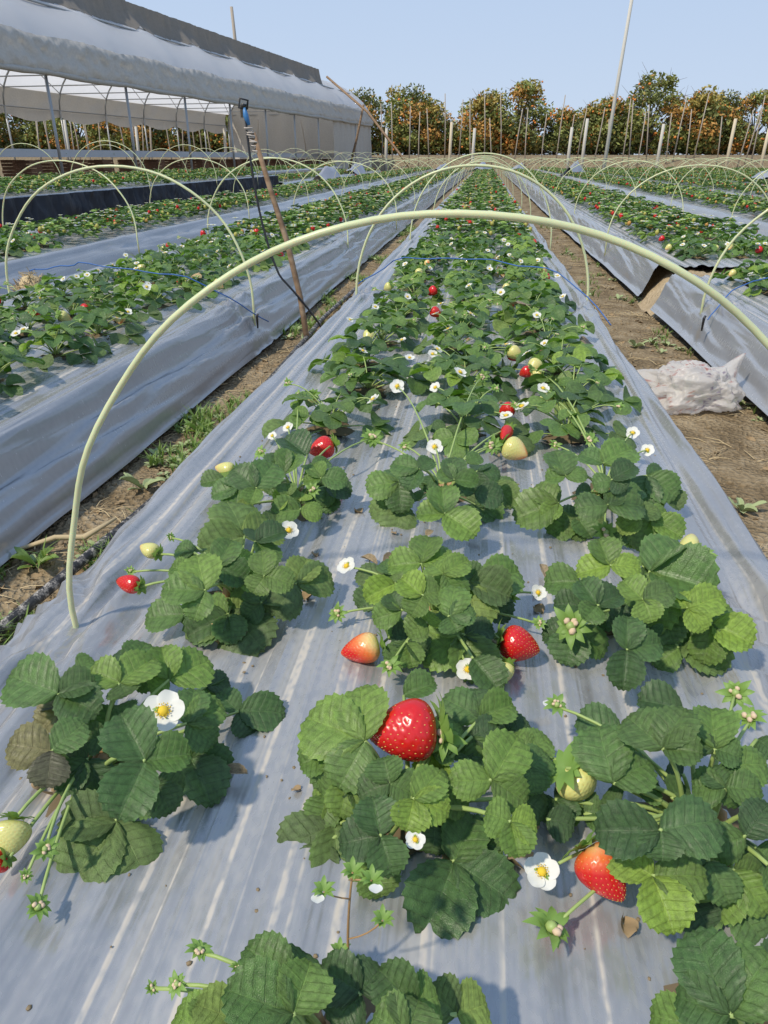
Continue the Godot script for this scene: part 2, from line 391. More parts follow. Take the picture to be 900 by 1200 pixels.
const NEAR := {
	"LA": [[-0.2977, 0.182, -0.4142], [
		[1, [-0.2193, 0.2506, -0.365], [[-0.2469, 0.27, -0.3904, 0.2209, 0.7949, 0.5652, 0.8791], [-0.1911, 0.2471, -0.3799, 0.3037, 0.88, 0.3652, 0.8511], [-0.2246, 0.2339, -0.3272, 0.2238, 0.93, 0.2916, 0.8761]]],
		[0, [-0.2163, 0.1917, -0.4285], [[-0.1867, 0.1799, -0.393, 0.5088, 0.7388, 0.4419, 0.7879]]],
		[1, [-0.2172, 0.1898, -0.4303], [[-0.1827, 0.1788, -0.4308, 0.2969, 0.8834, 0.3626, 0.7975], [-0.2106, 0.182, -0.4069, 0.3818, 0.8834, 0.3884, 0.8929], [-0.2075, 0.1854, -0.4575, 0.4078, 0.8834, 0.3489, 0.9385]]],
		[4, [-0.2494, 0.1898, -0.3614], [[-0.2899, 0.1952, -0.3544, 0.2237, 0.9158, 0.3336, 0.831], [-0.266, 0.1788, -0.3154, 0.2153, 0.9597, 0.1808, 0.8835], [-0.2186, 0.1751, -0.3347, 0.1587, 0.9799, 0.1208, 0.9387]]],
		[5, [-0.3053, 0.232, -0.3836], [[-0.3387, 0.2385, -0.38, 0.0655, 0.8061, 0.5882, 0.9191], [-0.302, 0.2156, -0.363, 0.1902, 0.8405, 0.5073, 0.9155], [-0.2884, 0.2421, -0.4063, 0.0583, 0.8368, 0.5444, 0.8985]]],
		[0, [-0.3251, 0.2444, -0.433], [[-0.3764, 0.2516, -0.4434, 0.0645, 0.8466, 0.5283, 0.8284], [-0.2994, 0.2484, -0.4475, -0.0889, 0.847, 0.5242, 0.8585], [-0.2882, 0.2369, -0.4253, -0.1727, 0.9454, 0.2766, 0.9106]]],
		[2, [-0.2826, 0.2413, -0.4553], [[-0.2663, 0.2475, -0.4901, 0.092, 0.8654, 0.4926, 0.8564], [-0.3126, 0.2478, -0.4602, 0.1513, 0.9107, 0.3844, 0.9269], [-0.2737, 0.2365, -0.4468, 0.0732, 0.9727, 0.2201, 0.9303]]],
		[1, [-0.2912, 0.232, -0.4879], [[-0.2873, 0.2376, -0.5191, 0.3007, 0.8484, 0.4357, 0.9213], [-0.27, 0.2112, -0.4946, 0.3145, 0.8484, 0.4797, 0.8478], [-0.3135, 0.2337, -0.499, 0.4807, 0.8484, 0.4977, 0.911]]],
		[3, [-0.2524, 0.2258, -0.4826], [[-0.2677, 0.2427, -0.5075, 0.3428, 0.8004, 0.4917, 0.847], [-0.2242, 0.2305, -0.5109, 0.1943, 0.8471, 0.4946, 0.9474], [-0.2663, 0.2235, -0.4708, 0.2708, 0.9016, 0.3373, 0.7974]]],
		[0, [-0.2199, 0.2196, -0.4383], [[-0.1972, 0.2221, -0.4639, 0.3229, 0.8713, 0.3695, 0.844], [-0.195, 0.206, -0.4327, 0.348, 0.7812, 0.5182, 0.8606], [-0.2228, 0.234, -0.4672, 0.215, 0.912, 0.3493, 0.8617]]],
		[1, [-0.1949, 0.1898, -0.4901], [[-0.2189, 0.1995, -0.5036, 0.1297, 0.962, 0.2403, 0.8074], [-0.1546, 0.1834, -0.502, 0.04, 0.8852, 0.4635, 0.8049], [-0.1768, 0.1802, -0.4772, 0.2201, 0.9599, 0.1735, 0.9463]]],
		[0, [-0.2789, 0.2134, -0.4436], [[-0.3028, 0.2192, -0.4308, 0.4628, 0.7662, 0.4459, 0.8179], [-0.2907, 0.2143, -0.4592, 0.5081, 0.7662, 0.5612, 0.9137], [-0.2792, 0.1926, -0.4243, 0.4231, 0.7662, 0.5672, 0.83]]],
		[0, [-0.2199, 0.2196, -0.3741], [[-0.2045, 0.2046, -0.3612, 0.338, 0.8392, 0.4261, 0.8829], [-0.2334, 0.2028, -0.3579, 0.2778, 0.8392, 0.6159, 0.8121], [-0.2017, 0.2057, -0.3831, 0.2731, 0.8392, 0.4192, 0.9478]]],
		[1, [-0.2863, 0.2134, -0.3955], [[-0.2976, 0.2064, -0.369, 0.3099, 0.8379, 0.4494, 0.8004], [-0.3065, 0.2111, -0.3973, 0.4655, 0.8379, 0.4229, 0.8954], [-0.2691, 0.1871, -0.3804, 0.3987, 0.8379, 0.4346, 0.9115]]],
		[1, [-0.2332, 0.1948, -0.5142], [[-0.2141, 0.195, -0.5249, -0.0535, 0.9345, 0.3518, 0.8915], [-0.2218, 0.182, -0.5017, 0.1215, 0.9345, 0.2142, 0.8822], [-0.2347, 0.1887, -0.5324, 0.0371, 0.9345, 0.1929, 0.9124]]],
		[0, [-0.3549, 0.2072, -0.5069], [[-0.3442, 0.2116, -0.519, 0.1628, 0.8819, 0.4424, 0.8298]]],
		[5, [-0.3408, 0.2072, -0.4634], [[-0.3563, 0.1983, -0.4376, 0.131, 0.9597, 0.2485, 0.9347], [-0.3659, 0.201, -0.4683, 0.2927, 0.9597, 0.2167, 0.9377], [-0.3223, 0.1858, -0.4479, 0.1404, 0.9597, 0.056, 0.866]]],
		[1, [-0.2472, 0.201, -0.3788], [[-0.2642, 0.2062, -0.3808, 0.1337, 0.9233, 0.36, 0.8746], [-0.2475, 0.1946, -0.3925, 0.2474, 0.9233, 0.2025, 0.884], [-0.2542, 0.1862, -0.3672, 0.2426, 0.9233, 0.3631, 0.8843]]],
		[0, [-0.2824, 0.2134, -0.4202], [[-0.2971, 0.2172, -0.4137, 0.3544, 0.7473, 0.562, 0.8139]]],
	]],
	"MA": [[-0.0316, 0.182, -0.4086], [
		[2, [-0.0669, 0.2444, -0.4114], [[-0.118, 0.2477, -0.4305, 0.082, 0.8506, 0.5194, 0.8689], [-0.0825, 0.225, -0.3822, -0.0087, 0.7732, 0.634, 0.9318], [-0.0774, 0.2647, -0.4519, -0.1833, 0.8385, 0.5132, 0.8467]]],
		[2, [-0.0941, 0.2258, -0.4166], [[-0.1178, 0.2179, -0.4073, -0.2153, 0.8041, 0.5542, 0.9325], [-0.1076, 0.2225, -0.4326, -0.3581, 0.8041, 0.7073, 0.9451], [-0.0911, 0.2013, -0.396, -0.256, 0.8041, 0.5491, 0.9485]]],
		[2, [-0.0778, 0.2196, -0.3957], [[-0.0795, 0.2071, -0.3719, 0.2705, 0.892, 0.3622, 0.8406], [-0.0983, 0.2074, -0.3903, 0.254, 0.892, 0.4435, 0.8577], [-0.0579, 0.2027, -0.3913, 0.4549, 0.892, 0.2074, 0.9378]]],
		[0, [-0.0445, 0.232, -0.3839], [[-0.0674, 0.2238, -0.3773, -0.1995, 0.8299, 0.5211, 0.826], [-0.0258, 0.2291, -0.3787, -0.1294, 0.7761, 0.6172, 0.9192], [-0.051, 0.2426, -0.3988, -0.1847, 0.8594, 0.4768, 0.877]]],
		[3, [-0.0253, 0.2413, -0.3634], [[-0.0077, 0.2499, -0.384, -0.0513, 0.8193, 0.571, 0.7923], [0.0003, 0.2359, -0.3614, 0.2845, 0.8099, 0.513, 0.7942], [-0.0287, 0.2307, -0.3453, 0.2335, 0.8746, 0.4249, 0.8571]]],
		[1, [-0.0459, 0.2289, -0.3405], [[-0.0739, 0.224, -0.3353, 0.0106, 0.8815, 0.472, 0.9395], [-0.0542, 0.2427, -0.3612, 0.1787, 0.7791, 0.6009, 0.9385], [-0.0348, 0.2151, -0.322, -0.0123, 0.8604, 0.5094, 0.8558]]],
		[4, [-0.0857, 0.1898, -0.3786], [[-0.1239, 0.183, -0.3582, 0.2451, 0.8843, 0.3973, 0.7831], [-0.0758, 0.1752, -0.3426, 0.0379, 0.8965, 0.4414, 0.8218]]],
		[4, [-0.091, 0.1855, -0.3663], [[-0.0938, 0.1775, -0.3477, 0.0027, 0.9217, 0.3878, 0.9311]]],
		[1, [0.0048, 0.1917, -0.3565], [[-0.0125, 0.1764, -0.3091, 0.0904, 0.9024, 0.4214, 0.8488], [0.0495, 0.1832, -0.3373, -0.1729, 0.9683, 0.1804, 0.792], [0.0173, 0.2044, -0.3915, 0.0305, 0.9176, 0.3963, 0.7944]]],
		[3, [0.0283, 0.2444, -0.3847], [[-0.0012, 0.2454, -0.3791, 0.3135, 0.8036, 0.5059, 0.8298], [0.0475, 0.2611, -0.4145, 0.1385, 0.8293, 0.5413, 0.8248], [0.0542, 0.2333, -0.378, 0.2617, 0.7134, 0.65, 0.8216]]],
		[3, [0.041, 0.2382, -0.3552], [[0.024, 0.2427, -0.3576, 0.2095, 0.9019, 0.3777, 0.8607], [0.0469, 0.2261, -0.338, 0.1838, 0.8991, 0.3972, 0.7808], [0.0591, 0.235, -0.3574, 0.0584, 0.9142, 0.4011, 0.7871]]],
		[0, [-0.0447, 0.2258, -0.4881], [[-0.0184, 0.2336, -0.4996, -0.2124, 0.8642, 0.4562, 0.8064]]],
		[0, [0.0208, 0.2258, -0.4681], [[-0.011, 0.2358, -0.4792, 0.2851, 0.8357, 0.4694, 0.8852], [0.0478, 0.2293, -0.4855, 0.0492, 0.8483, 0.5272, 0.8672], [0.0156, 0.2382, -0.4919, 0.1259, 0.8396, 0.5285, 0.9347]]],
		[3, [-0.051, 0.1979, -0.3423], [[-0.0431, 0.1856, -0.3274, 0.2017, 0.7559, 0.6228, 0.9318], [-0.0643, 0.1822, -0.3343, 0.0142, 0.7559, 0.4761, 0.8541], [-0.0327, 0.184, -0.3438, 0.2252, 0.7559, 0.6739, 0.8939]]],
		[3, [-0.0053, 0.2196, -0.3912], [[0.0138, 0.2135, -0.388, 0.0182, 0.7919, 0.6103, 0.8655], [-0.0069, 0.1998, -0.3787, 0.1129, 0.7919, 0.5112, 0.8112], [0.0048, 0.2139, -0.4041, -0.0997, 0.7919, 0.7062, 0.9464]]],
		[2, [-0.0915, 0.201, -0.3934], [[-0.0996, 0.1905, -0.3757, 0.1934, 0.9321, 0.3063, 0.8876], [-0.1086, 0.1905, -0.3959, 0.2541, 0.9321, 0.3835, 0.8932], [-0.0783, 0.1827, -0.3828, 0.1878, 0.9321, 0.4953, 0.8149]]],
		[3, [-0.0221, 0.2196, -0.4479], [[0.0052, 0.2253, -0.4589, -0.0192, 0.9273, 0.3738, 0.9104]]],
		[3, [-0.0167, 0.2134, -0.4392], [[0.0015, 0.2114, -0.4399, -0.1251, 0.9192, 0.3734, 0.793], [-0.0156, 0.1948, -0.4238, -0.1703, 0.9192, 0.54, 0.9396], [-0.0114, 0.2056, -0.4509, -0.0261, 0.9192, 0.2781, 0.8539]]],
		[0, [-0.0102, 0.201, -0.3786], [[-0.011, 0.1894, -0.363, 0.2171, 0.8155, 0.5365, 0.9326], [-0.0232, 0.187, -0.3737, 0.2137, 0.8155, 0.5168, 0.8453], [0.0037, 0.1842, -0.3746, 0.1435, 0.8155, 0.6726, 0.8003]]],
		[1, [-0.062, 0.2072, -0.3874], [[-0.0753, 0.1996, -0.3762, 0.3196, 0.8547, 0.4092, 0.9058], [-0.076, 0.1993, -0.3913, 0.4676, 0.8547, 0.2397, 0.9388], [-0.052, 0.1864, -0.377, 0.2319, 0.8547, 0.2298, 0.8993]]],
		[0, [0.013, 0.2072, -0.44], [[0.0008, 0.2145, -0.4556, 0.0849, 0.9521, 0.2938, 0.9135], [0.0311, 0.2064, -0.4456, 0.1389, 0.9649, 0.2229, 0.848]]],
		[0, [0.0583, 0.2196, -0.4244], [[0.0716, 0.2245, -0.4384, 0.2611, 0.903, 0.3413, 0.8566], [0.0647, 0.2092, -0.4092, 0.2084, 0.8665, 0.4537, 0.7883]]],
		[0, [0.0549, 0.201, -0.4106], [[0.0721, 0.1941, -0.4049, 0.0859, 0.9428, 0.322, 0.9056], [0.0419, 0.2011, -0.4057, 0.3237, 0.881, 0.3451, 0.8621]]],
		[1, [0.0174, 0.1886, -0.3775], [[0.0338, 0.1927, -0.3908, 0.023, 0.8967, 0.442, 0.8736], [0.0384, 0.1814, -0.3708, 0.1428, 0.8908, 0.4314, 0.8527]]],
		[1, [0.0426, 0.2134, -0.4694], [[0.0626, 0.2156, -0.4789, -0.0821, 0.9465, 0.3121, 0.8239], [0.0528, 0.1944, -0.4545, -0.117, 0.9465, 0.2776, 0.8786], [0.0398, 0.2082, -0.4853, -0.2573, 0.9465, 0.2231, 0.9452]]],
		[1, [0.0144, 0.2196, -0.4525], [[0.0369, 0.2247, -0.4605, -0.0918, 0.8185, 0.5671, 0.9325], [0.0254, 0.2009, -0.4376, -0.167, 0.8185, 0.6928, 0.9452], [0.0141, 0.2161, -0.4702, 0.0137, 0.8185, 0.6888, 0.9452]]],
	]],
	"RA": [[0.1899, 0.182, -0.4204], [
		[1, [0.1348, 0.2506, -0.3496], [[0.0957, 0.2402, -0.3536, -0.0431, 0.8273, 0.5601, 0.7985], [0.1707, 0.2617, -0.3535, -0.3336, 0.8392, 0.4296, 0.9401], [0.1346, 0.242, -0.3339, -0.1753, 0.8413, 0.5113, 0.8577]]],
		[3, [0.1334, 0.2196, -0.34], [[0.1082, 0.2207, -0.357, -0.2209, 0.828, 0.5155, 0.9016], [0.1659, 0.2266, -0.339, -0.102, 0.872, 0.4788, 0.8544], [0.1423, 0.2062, -0.3106, -0.1727, 0.9522, 0.252, 0.9404]]],
		[2, [0.1499, 0.2568, -0.4183], [[0.1286, 0.2605, -0.4478, -0.2876, 0.9145, 0.2846, 0.9494], [0.1685, 0.2758, -0.4431, -0.4095, 0.8591, 0.3069, 0.8212], [0.1747, 0.2632, -0.4106, -0.4854, 0.7908, 0.3728, 0.85]]],
		[0, [0.1905, 0.2506, -0.4293], [[0.195, 0.2602, -0.4652, -0.1613, 0.9192, 0.3591, 0.8237], [0.1703, 0.25, -0.4419, -0.0224, 0.9036, 0.4279, 0.7858], [0.207, 0.2511, -0.423, -0.1966, 0.95, 0.2426, 0.8137]]],
		[0, [0.1183, 0.2258, -0.4113], [[0.109, 0.2474, -0.4493, -0.2442, 0.7593, 0.6031, 0.9102], [0.1457, 0.2379, -0.4248, -0.2964, 0.7818, 0.5486, 0.9312]]],
		[1, [0.1933, 0.2382, -0.4042], [[0.1721, 0.2328, -0.4092, -0.3584, 0.8104, 0.4635, 0.8931], [0.2158, 0.2437, -0.4007, -0.2332, 0.8579, 0.4579, 0.8162], [0.1857, 0.2441, -0.4179, -0.0958, 0.8075, 0.5821, 0.7902]]],
		[1, [0.1998, 0.2258, -0.3738], [[0.1765, 0.2155, -0.3701, -0.2021, 0.6918, 0.6932, 0.836], [0.217, 0.2423, -0.3904, -0.2799, 0.7183, 0.637, 0.7854]]],
		[0, [0.1746, 0.2134, -0.3609], [[0.1856, 0.2021, -0.3395, -0.0811, 0.9141, 0.3973, 0.7933], [0.1621, 0.2167, -0.3716, -0.3523, 0.8317, 0.4291, 0.8754]]],
		[3, [0.1924, 0.2072, -0.3609], [[0.2104, 0.1967, -0.3398, -0.0624, 0.8307, 0.5532, 0.7884], [0.1769, 0.182, -0.3435, -0.1852, 0.8307, 0.4989, 0.9345], [0.2153, 0.2007, -0.3643, 0.0623, 0.8307, 0.6599, 0.8061]]],
		[1, [0.1881, 0.1886, -0.3554], [[0.1606, 0.1765, -0.3422, -0.2405, 0.8328, 0.4986, 0.8263]]],
		[0, [0.1916, 0.1886, -0.3516], [[0.209, 0.1806, -0.3316, -0.0467, 0.8915, 0.4507, 0.8812]]],
		[1, [0.1885, 0.2258, -0.5014], [[0.1531, 0.2257, -0.508, -0.1113, 0.9314, 0.3465, 0.912]]],
		[1, [0.1369, 0.2134, -0.4807], [[0.1012, 0.2147, -0.4895, 0.0342, 0.9173, 0.3966, 0.9055]]],
		[0, [0.1978, 0.2444, -0.4202], [[0.2272, 0.246, -0.4237, 0.1372, 0.8723, 0.4694, 0.8813], [0.2067, 0.2224, -0.4024, 0.1003, 0.8723, 0.5292, 0.8723], [0.2, 0.2431, -0.4396, 0.1078, 0.8723, 0.3115, 0.8108]]],
		[0, [0.1404, 0.2072, -0.424], [[0.1568, 0.212, -0.4266, -0.2566, 0.8486, 0.4627, 0.8198]]],
		[1, [0.0717, 0.1948, -0.3995], [[0.0919, 0.1964, -0.3949, -0.1159, 0.7895, 0.6028, 0.8006]]],
		[0, [0.1275, 0.201, -0.4171], [[0.1181, 0.2021, -0.4256, -0.3557, 0.8268, 0.4358, 0.8116]]],
		[1, [0.0797, 0.1948, -0.4194], [[0.0893, 0.1884, -0.4016, -0.4256, 0.8786, 0.2167, 0.8218], [0.0679, 0.182, -0.4123, -0.44, 0.8786, 0.0315, 0.8007], [0.0942, 0.1893, -0.4228, -0.4463, 0.8786, 0.1662, 0.9315]]],
		[0, [0.2379, 0.2258, -0.4711], [[0.2492, 0.2253, -0.4601, -0.0609, 0.9332, 0.3543, 0.8433]]],
		[1, [0.2107, 0.2196, -0.3583], [[0.2194, 0.2151, -0.3499, -0.104, 0.8836, 0.4565, 0.8884]]],
		[1, [0.2179, 0.2258, -0.3958], [[0.2313, 0.2233, -0.3895, -0.232, 0.9161, 0.3269, 0.8233]]],
		[0, [0.0601, 0.2134, -0.449], [[0.0466, 0.2179, -0.461, 0.0061, 0.7939, 0.6081, 0.8432], [0.0757, 0.2208, -0.4584, -0.2197, 0.854, 0.4716, 0.8643]]],
		[0, [0.1012, 0.1886, -0.4141], [[0.0869, 0.1869, -0.4188, -0.162, 0.9091, 0.3839, 0.891], [0.1155, 0.1914, -0.413, -0.1779, 0.8954, 0.4082, 0.8935]]],
		[1, [0.1675, 0.1855, -0.3487], [[0.1757, 0.1805, -0.3345, -0.2297, 0.9283, 0.2925, 0.9103], [0.1531, 0.1794, -0.3467, -0.1253, 0.8746, 0.4684, 0.8488]]],
		[0, [0.2138, 0.2072, -0.3822], [[0.2007, 0.2001, -0.372, -0.0214, 0.8354, 0.5493, 0.9301], [0.2251, 0.2021, -0.3736, -0.1644, 0.9321, 0.3229, 0.8738]]],
		[1, [0.1649, 0.2072, -0.4216], [[0.1755, 0.2136, -0.4276, -0.1677, 0.7706, 0.6149, 0.8092]]],
		[1, [0.1789, 0.2072, -0.446], [[0.1676, 0.2052, -0.4522, -0.1382, 0.9703, 0.1986, 0.9168]]],
	]],
	"BB": [[-0.0617, 0.182, -0.2323], [
		[0, [-0.072, 0.2568, -0.2077], [[-0.1064, 0.2678, -0.209, 0.3282, 0.8831, 0.3354, 0.8335], [-0.0669, 0.2665, -0.2289, 0.272, 0.7478, 0.6057, 0.9011], [-0.078, 0.2506, -0.194, 0.3096, 0.7707, 0.557, 0.9256]]],
		[1, [-0.0797, 0.2444, -0.2297], [[-0.1072, 0.2533, -0.2406, 0.2997, 0.8393, 0.4536, 0.848], [-0.0755, 0.2435, -0.2494, 0.1985, 0.8393, 0.5436, 0.9346], [-0.0994, 0.2254, -0.2146, 0.4027, 0.8393, 0.2689, 0.9257]]],
		[1, [-0.0421, 0.2382, -0.2328], [[-0.0663, 0.2437, -0.2405, 0.1572, 0.8097, 0.5654, 0.8324], [-0.0326, 0.244, -0.2444, -0.0572, 0.8466, 0.5291, 0.8656], [-0.0562, 0.2303, -0.219, -0.1083, 0.8906, 0.4417, 0.8591]]],
		[0, [-0.0124, 0.2444, -0.2267], [[-0.0332, 0.253, -0.2373, 0.242, 0.7607, 0.6023, 0.7914], [-0.0009, 0.2457, -0.2318, 0.1051, 0.8703, 0.4813, 0.8657]]],
		[2, [-0.0147, 0.2506, -0.2092], [[-0.0322, 0.2555, -0.2127, 0.1314, 0.8197, 0.5576, 0.9025], [-0.0103, 0.2559, -0.2227, 0.069, 0.89, 0.4508, 0.891]]],
		[4, [-0.1068, 0.2258, -0.2175], [[-0.1299, 0.2318, -0.2195, 0.0756, 0.9084, 0.4113, 0.7986], [-0.1057, 0.2206, -0.2348, 0.2, 0.9084, 0.5292, 0.9029], [-0.1128, 0.2084, -0.2011, 0.2088, 0.9084, 0.4554, 0.8378]]],
		[3, [-0.0855, 0.2506, -0.2002], [[-0.0982, 0.2545, -0.205, 0.2739, 0.7855, 0.5549, 0.9439], [-0.0756, 0.2545, -0.2079, 0.0624, 0.817, 0.5732, 0.8204]]],
		[4, [0.0099, 0.2196, -0.2387], [[-0.0064, 0.2241, -0.2478, 0.0776, 0.8607, 0.5031, 0.8357], [0.0262, 0.2215, -0.2453, -0.0749, 0.8451, 0.5293, 0.9106]]],
		[3, [-0.1204, 0.2196, -0.2125], [[-0.1431, 0.222, -0.2175, -0.0367, 0.8367, 0.5465, 0.9323], [-0.1176, 0.2276, -0.2256, -0.0759, 0.8594, 0.5057, 0.9054]]],
		[0, [-0.0922, 0.232, -0.2265], [[-0.1081, 0.2305, -0.2231, 0.0364, 0.9006, 0.4331, 0.8552], [-0.0975, 0.2387, -0.2399, -0.0133, 0.7823, 0.6227, 0.9194]]],
		[3, [-0.0652, 0.2258, -0.2162], [[-0.0554, 0.2182, -0.2067, 0.0151, 0.8221, 0.5691, 0.7803]]],
	]],
	"BR": [[0.1794, 0.182, -0.2629], [
		[1, [0.1416, 0.263, -0.2309], [[0.1306, 0.2725, -0.2674, -0.4197, 0.8063, 0.4168, 0.7881], [0.1193, 0.2544, -0.2417, -0.3414, 0.8218, 0.4561, 0.7892], [0.1622, 0.2836, -0.2518, -0.4738, 0.8138, 0.3364, 0.8708]]],
		[0, [0.1378, 0.2258, -0.2457], [[0.1148, 0.2184, -0.2523, -0.3999, 0.8049, 0.4383, 0.8029]]],
		[1, [0.1711, 0.2506, -0.2587], [[0.1877, 0.263, -0.2687, -0.5504, 0.8023, 0.231, 0.8259]]],
		[1, [0.1609, 0.232, -0.2379], [[0.1414, 0.2233, -0.229, -0.0529, 0.9035, 0.4253, 0.8823], [0.149, 0.2228, -0.2502, -0.2527, 0.9035, 0.2499, 0.8038], [0.1639, 0.2134, -0.222, 0.1118, 0.9035, 0.2672, 0.8919]]],
	]],
	"LB": [[-0.2584, 0.182, -0.6916], [
		[2, [-0.251, 0.258, -0.5796], [[-0.269, 0.2803, -0.612, 0.1699, 0.8306, 0.5303, 0.8891], [-0.2907, 0.2628, -0.5691, 0.4272, 0.8335, 0.3504, 0.831], [-0.2547, 0.243, -0.5525, 0.1004, 0.7905, 0.6041, 0.9016]]],
		[1, [-0.2924, 0.202, -0.616], [[-0.3365, 0.1968, -0.6107, 0.1351, 0.8603, 0.4916, 0.8098]]],
		[0, [-0.2495, 0.198, -0.6274], [[-0.2874, 0.1842, -0.6024, 0.0422, 0.7746, 0.631, 0.9237], [-0.2818, 0.2015, -0.6438, 0.0166, 0.7746, 0.7464, 0.8785], [-0.2372, 0.182, -0.5971, 0.2282, 0.7746, 0.5178, 0.932]]],
		[4, [-0.2535, 0.194, -0.6384], [[-0.2038, 0.1829, -0.5959, -0.0988, 0.9086, 0.4057, 0.9068], [-0.2833, 0.182, -0.5983, -0.2031, 0.9086, 0.5687, 0.8946], [-0.2092, 0.1953, -0.6711, 0.0928, 0.9086, 0.3935, 0.926]]],
		[6, [-0.2411, 0.19, -0.6187], [[-0.2587, 0.1835, -0.6039, 0.2254, 0.7447, 0.6282, 0.8323], [-0.2547, 0.1871, -0.6251, 0.3897, 0.7447, 0.486, 0.804], [-0.2343, 0.182, -0.6037, 0.1633, 0.7447, 0.4849, 0.8043]]],
		[1, [-0.2583, 0.25, -0.6392], [[-0.2508, 0.2688, -0.6673, 0.0587, 0.6929, 0.7186, 0.8804], [-0.2278, 0.2357, -0.6377, 0.2152, 0.6929, 0.545, 0.9302], [-0.2881, 0.2444, -0.6468, -0.0985, 0.6929, 0.6009, 0.8168]]],
		[3, [-0.2022, 0.254, -0.6197], [[-0.2113, 0.2428, -0.6047, 0.1307, 0.8407, 0.5255, 0.8875], [-0.1709, 0.2493, -0.6175, 0.0925, 0.85, 0.5186, 0.8899], [-0.212, 0.2722, -0.6443, 0.0148, 0.7733, 0.6338, 0.8397]]],
		[4, [-0.1831, 0.214, -0.673], [[-0.146, 0.2088, -0.7007, 0.4437, 0.7733, 0.453, 0.8823], [-0.2005, 0.2013, -0.631, 0.3644, 0.8626, 0.3508, 0.9141], [-0.1789, 0.2287, -0.7124, 0.2172, 0.8246, 0.5223, 0.8597]]],
		[1, [-0.2398, 0.242, -0.7142], [[-0.2086, 0.2477, -0.7338, 0.2326, 0.9311, 0.2809, 0.809], [-0.214, 0.2196, -0.6974, 0.4238, 0.9311, 0.0826, 0.8736], [-0.2501, 0.2438, -0.742, 0.1064, 0.9311, 0.2787, 0.8521]]],
		[4, [-0.2718, 0.218, -0.7678], [[-0.3075, 0.2448, -0.8182, 0.4538, 0.8335, 0.3152, 0.8989], [-0.2404, 0.2126, -0.815, 0.2862, 0.8335, 0.4304, 0.9046], [-0.3216, 0.2113, -0.7408, 0.3961, 0.8335, 0.2757, 0.8592]]],
		[4, [-0.2609, 0.21, -0.8041], [[-0.2398, 0.2128, -0.8402, 0.3767, 0.9011, 0.2146, 0.8247]]],
		[4, [-0.2993, 0.218, -0.7759], [[-0.3277, 0.2131, -0.7551, 0.2974, 0.9199, 0.2556, 0.8704]]],
		[0, [-0.3133, 0.226, -0.7066], [[-0.3352, 0.2308, -0.7078, 0.1585, 0.8694, 0.468, 0.8566], [-0.3162, 0.2229, -0.7222, 0.2342, 0.8694, 0.3709, 0.8347], [-0.3215, 0.2071, -0.6909, 0.2372, 0.8694, 0.4711, 0.8401]]],
		[3, [-0.2413, 0.242, -0.6442], [[-0.2317, 0.2562, -0.6686, 0.314, 0.7706, 0.5546, 0.9029], [-0.2193, 0.2243, -0.6471, 0.4964, 0.7706, 0.4581, 0.9432], [-0.261, 0.2399, -0.6483, 0.3772, 0.7706, 0.4328, 0.8226]]],
		[0, [-0.2361, 0.234, -0.6772], [[-0.2523, 0.236, -0.6772, 0.1122, 0.9092, 0.401, 0.7982]]],
		[1, [-0.2857, 0.226, -0.6848], [[-0.267, 0.2154, -0.666, -0.182, 0.8379, 0.5146, 0.8178]]],
		[1, [-0.2132, 0.21, -0.6359], [[-0.2295, 0.2199, -0.6514, 0.1739, 0.9015, 0.3963, 0.9344], [-0.201, 0.2039, -0.6525, 0.1423, 0.9015, 0.2878, 0.9083], [-0.2305, 0.1948, -0.6236, 0.2539, 0.9015, 0.5373, 0.9019]]],
		[0, [-0.3103, 0.218, -0.6762], [[-0.3306, 0.2222, -0.6782, 0.0188, 0.8557, 0.5171, 0.8212], [-0.3101, 0.2134, -0.69, 0.1585, 0.8557, 0.5102, 0.8029], [-0.3153, 0.1988, -0.6614, 0.0832, 0.8557, 0.6663, 0.9342]]],
	]],
	"MB": [[-0.0245, 0.182, -0.6712], [
		[3, [-0.0454, 0.25, -0.6739], [[-0.0818, 0.2435, -0.674, 0, 0.8686, 0.4955, 0.8724], [-0.0389, 0.2649, -0.7103, -0.2209, 0.8971, 0.3826, 0.8683], [-0.0126, 0.2594, -0.6873, -0.2716, 0.8764, 0.3976, 0.9019]]],
		[3, [-0.0365, 0.274, -0.5726], [[-0.0584, 0.2836, -0.586, 0.165, 0.7707, 0.6155, 0.9412], [-0.0202, 0.2771, -0.5782, -0.1173, 0.7578, 0.6419, 0.9097], [-0.0452, 0.2613, -0.556, -0.0673, 0.7654, 0.64, 0.7896]]],
		[0, [-0.0106, 0.266, -0.5527], [[-0.0077, 0.2837, -0.5805, -0.1735, 0.7586, 0.628, 0.8947], [0.0119, 0.2716, -0.5599, -0.1065, 0.8679, 0.4852, 0.8481], [-0.0022, 0.2582, -0.541, 0.1234, 0.7105, 0.6928, 0.9433]]],
		[3, [0.003, 0.21, -0.6053], [[-0.0368, 0.1942, -0.5792, -0.0294, 0.8509, 0.5245, 0.8892], [-0.0237, 0.2119, -0.6278, 0.0371, 0.8509, 0.6568, 0.9193], [0.0199, 0.182, -0.5688, 0.0746, 0.8509, 0.5844, 0.917]]],
		[1, [0.0051, 0.21, -0.6046], [[0.0333, 0.2154, -0.6139, -0.1341, 0.7824, 0.6082, 0.8524], [0.0234, 0.1861, -0.5905, -0.2216, 0.7824, 0.5062, 0.8453], [0.0025, 0.2127, -0.6238, -0.0792, 0.7824, 0.6719, 0.8544]]],
		[0, [0.0219, 0.234, -0.6694], [[0.0627, 0.2387, -0.6944, 0.025, 0.7914, 0.6108, 0.9402], [-0.0036, 0.2445, -0.6758, 0.2435, 0.8188, 0.5199, 0.8917], [0.0426, 0.2245, -0.6649, 0.0582, 0.8993, 0.4334, 0.8834]]],
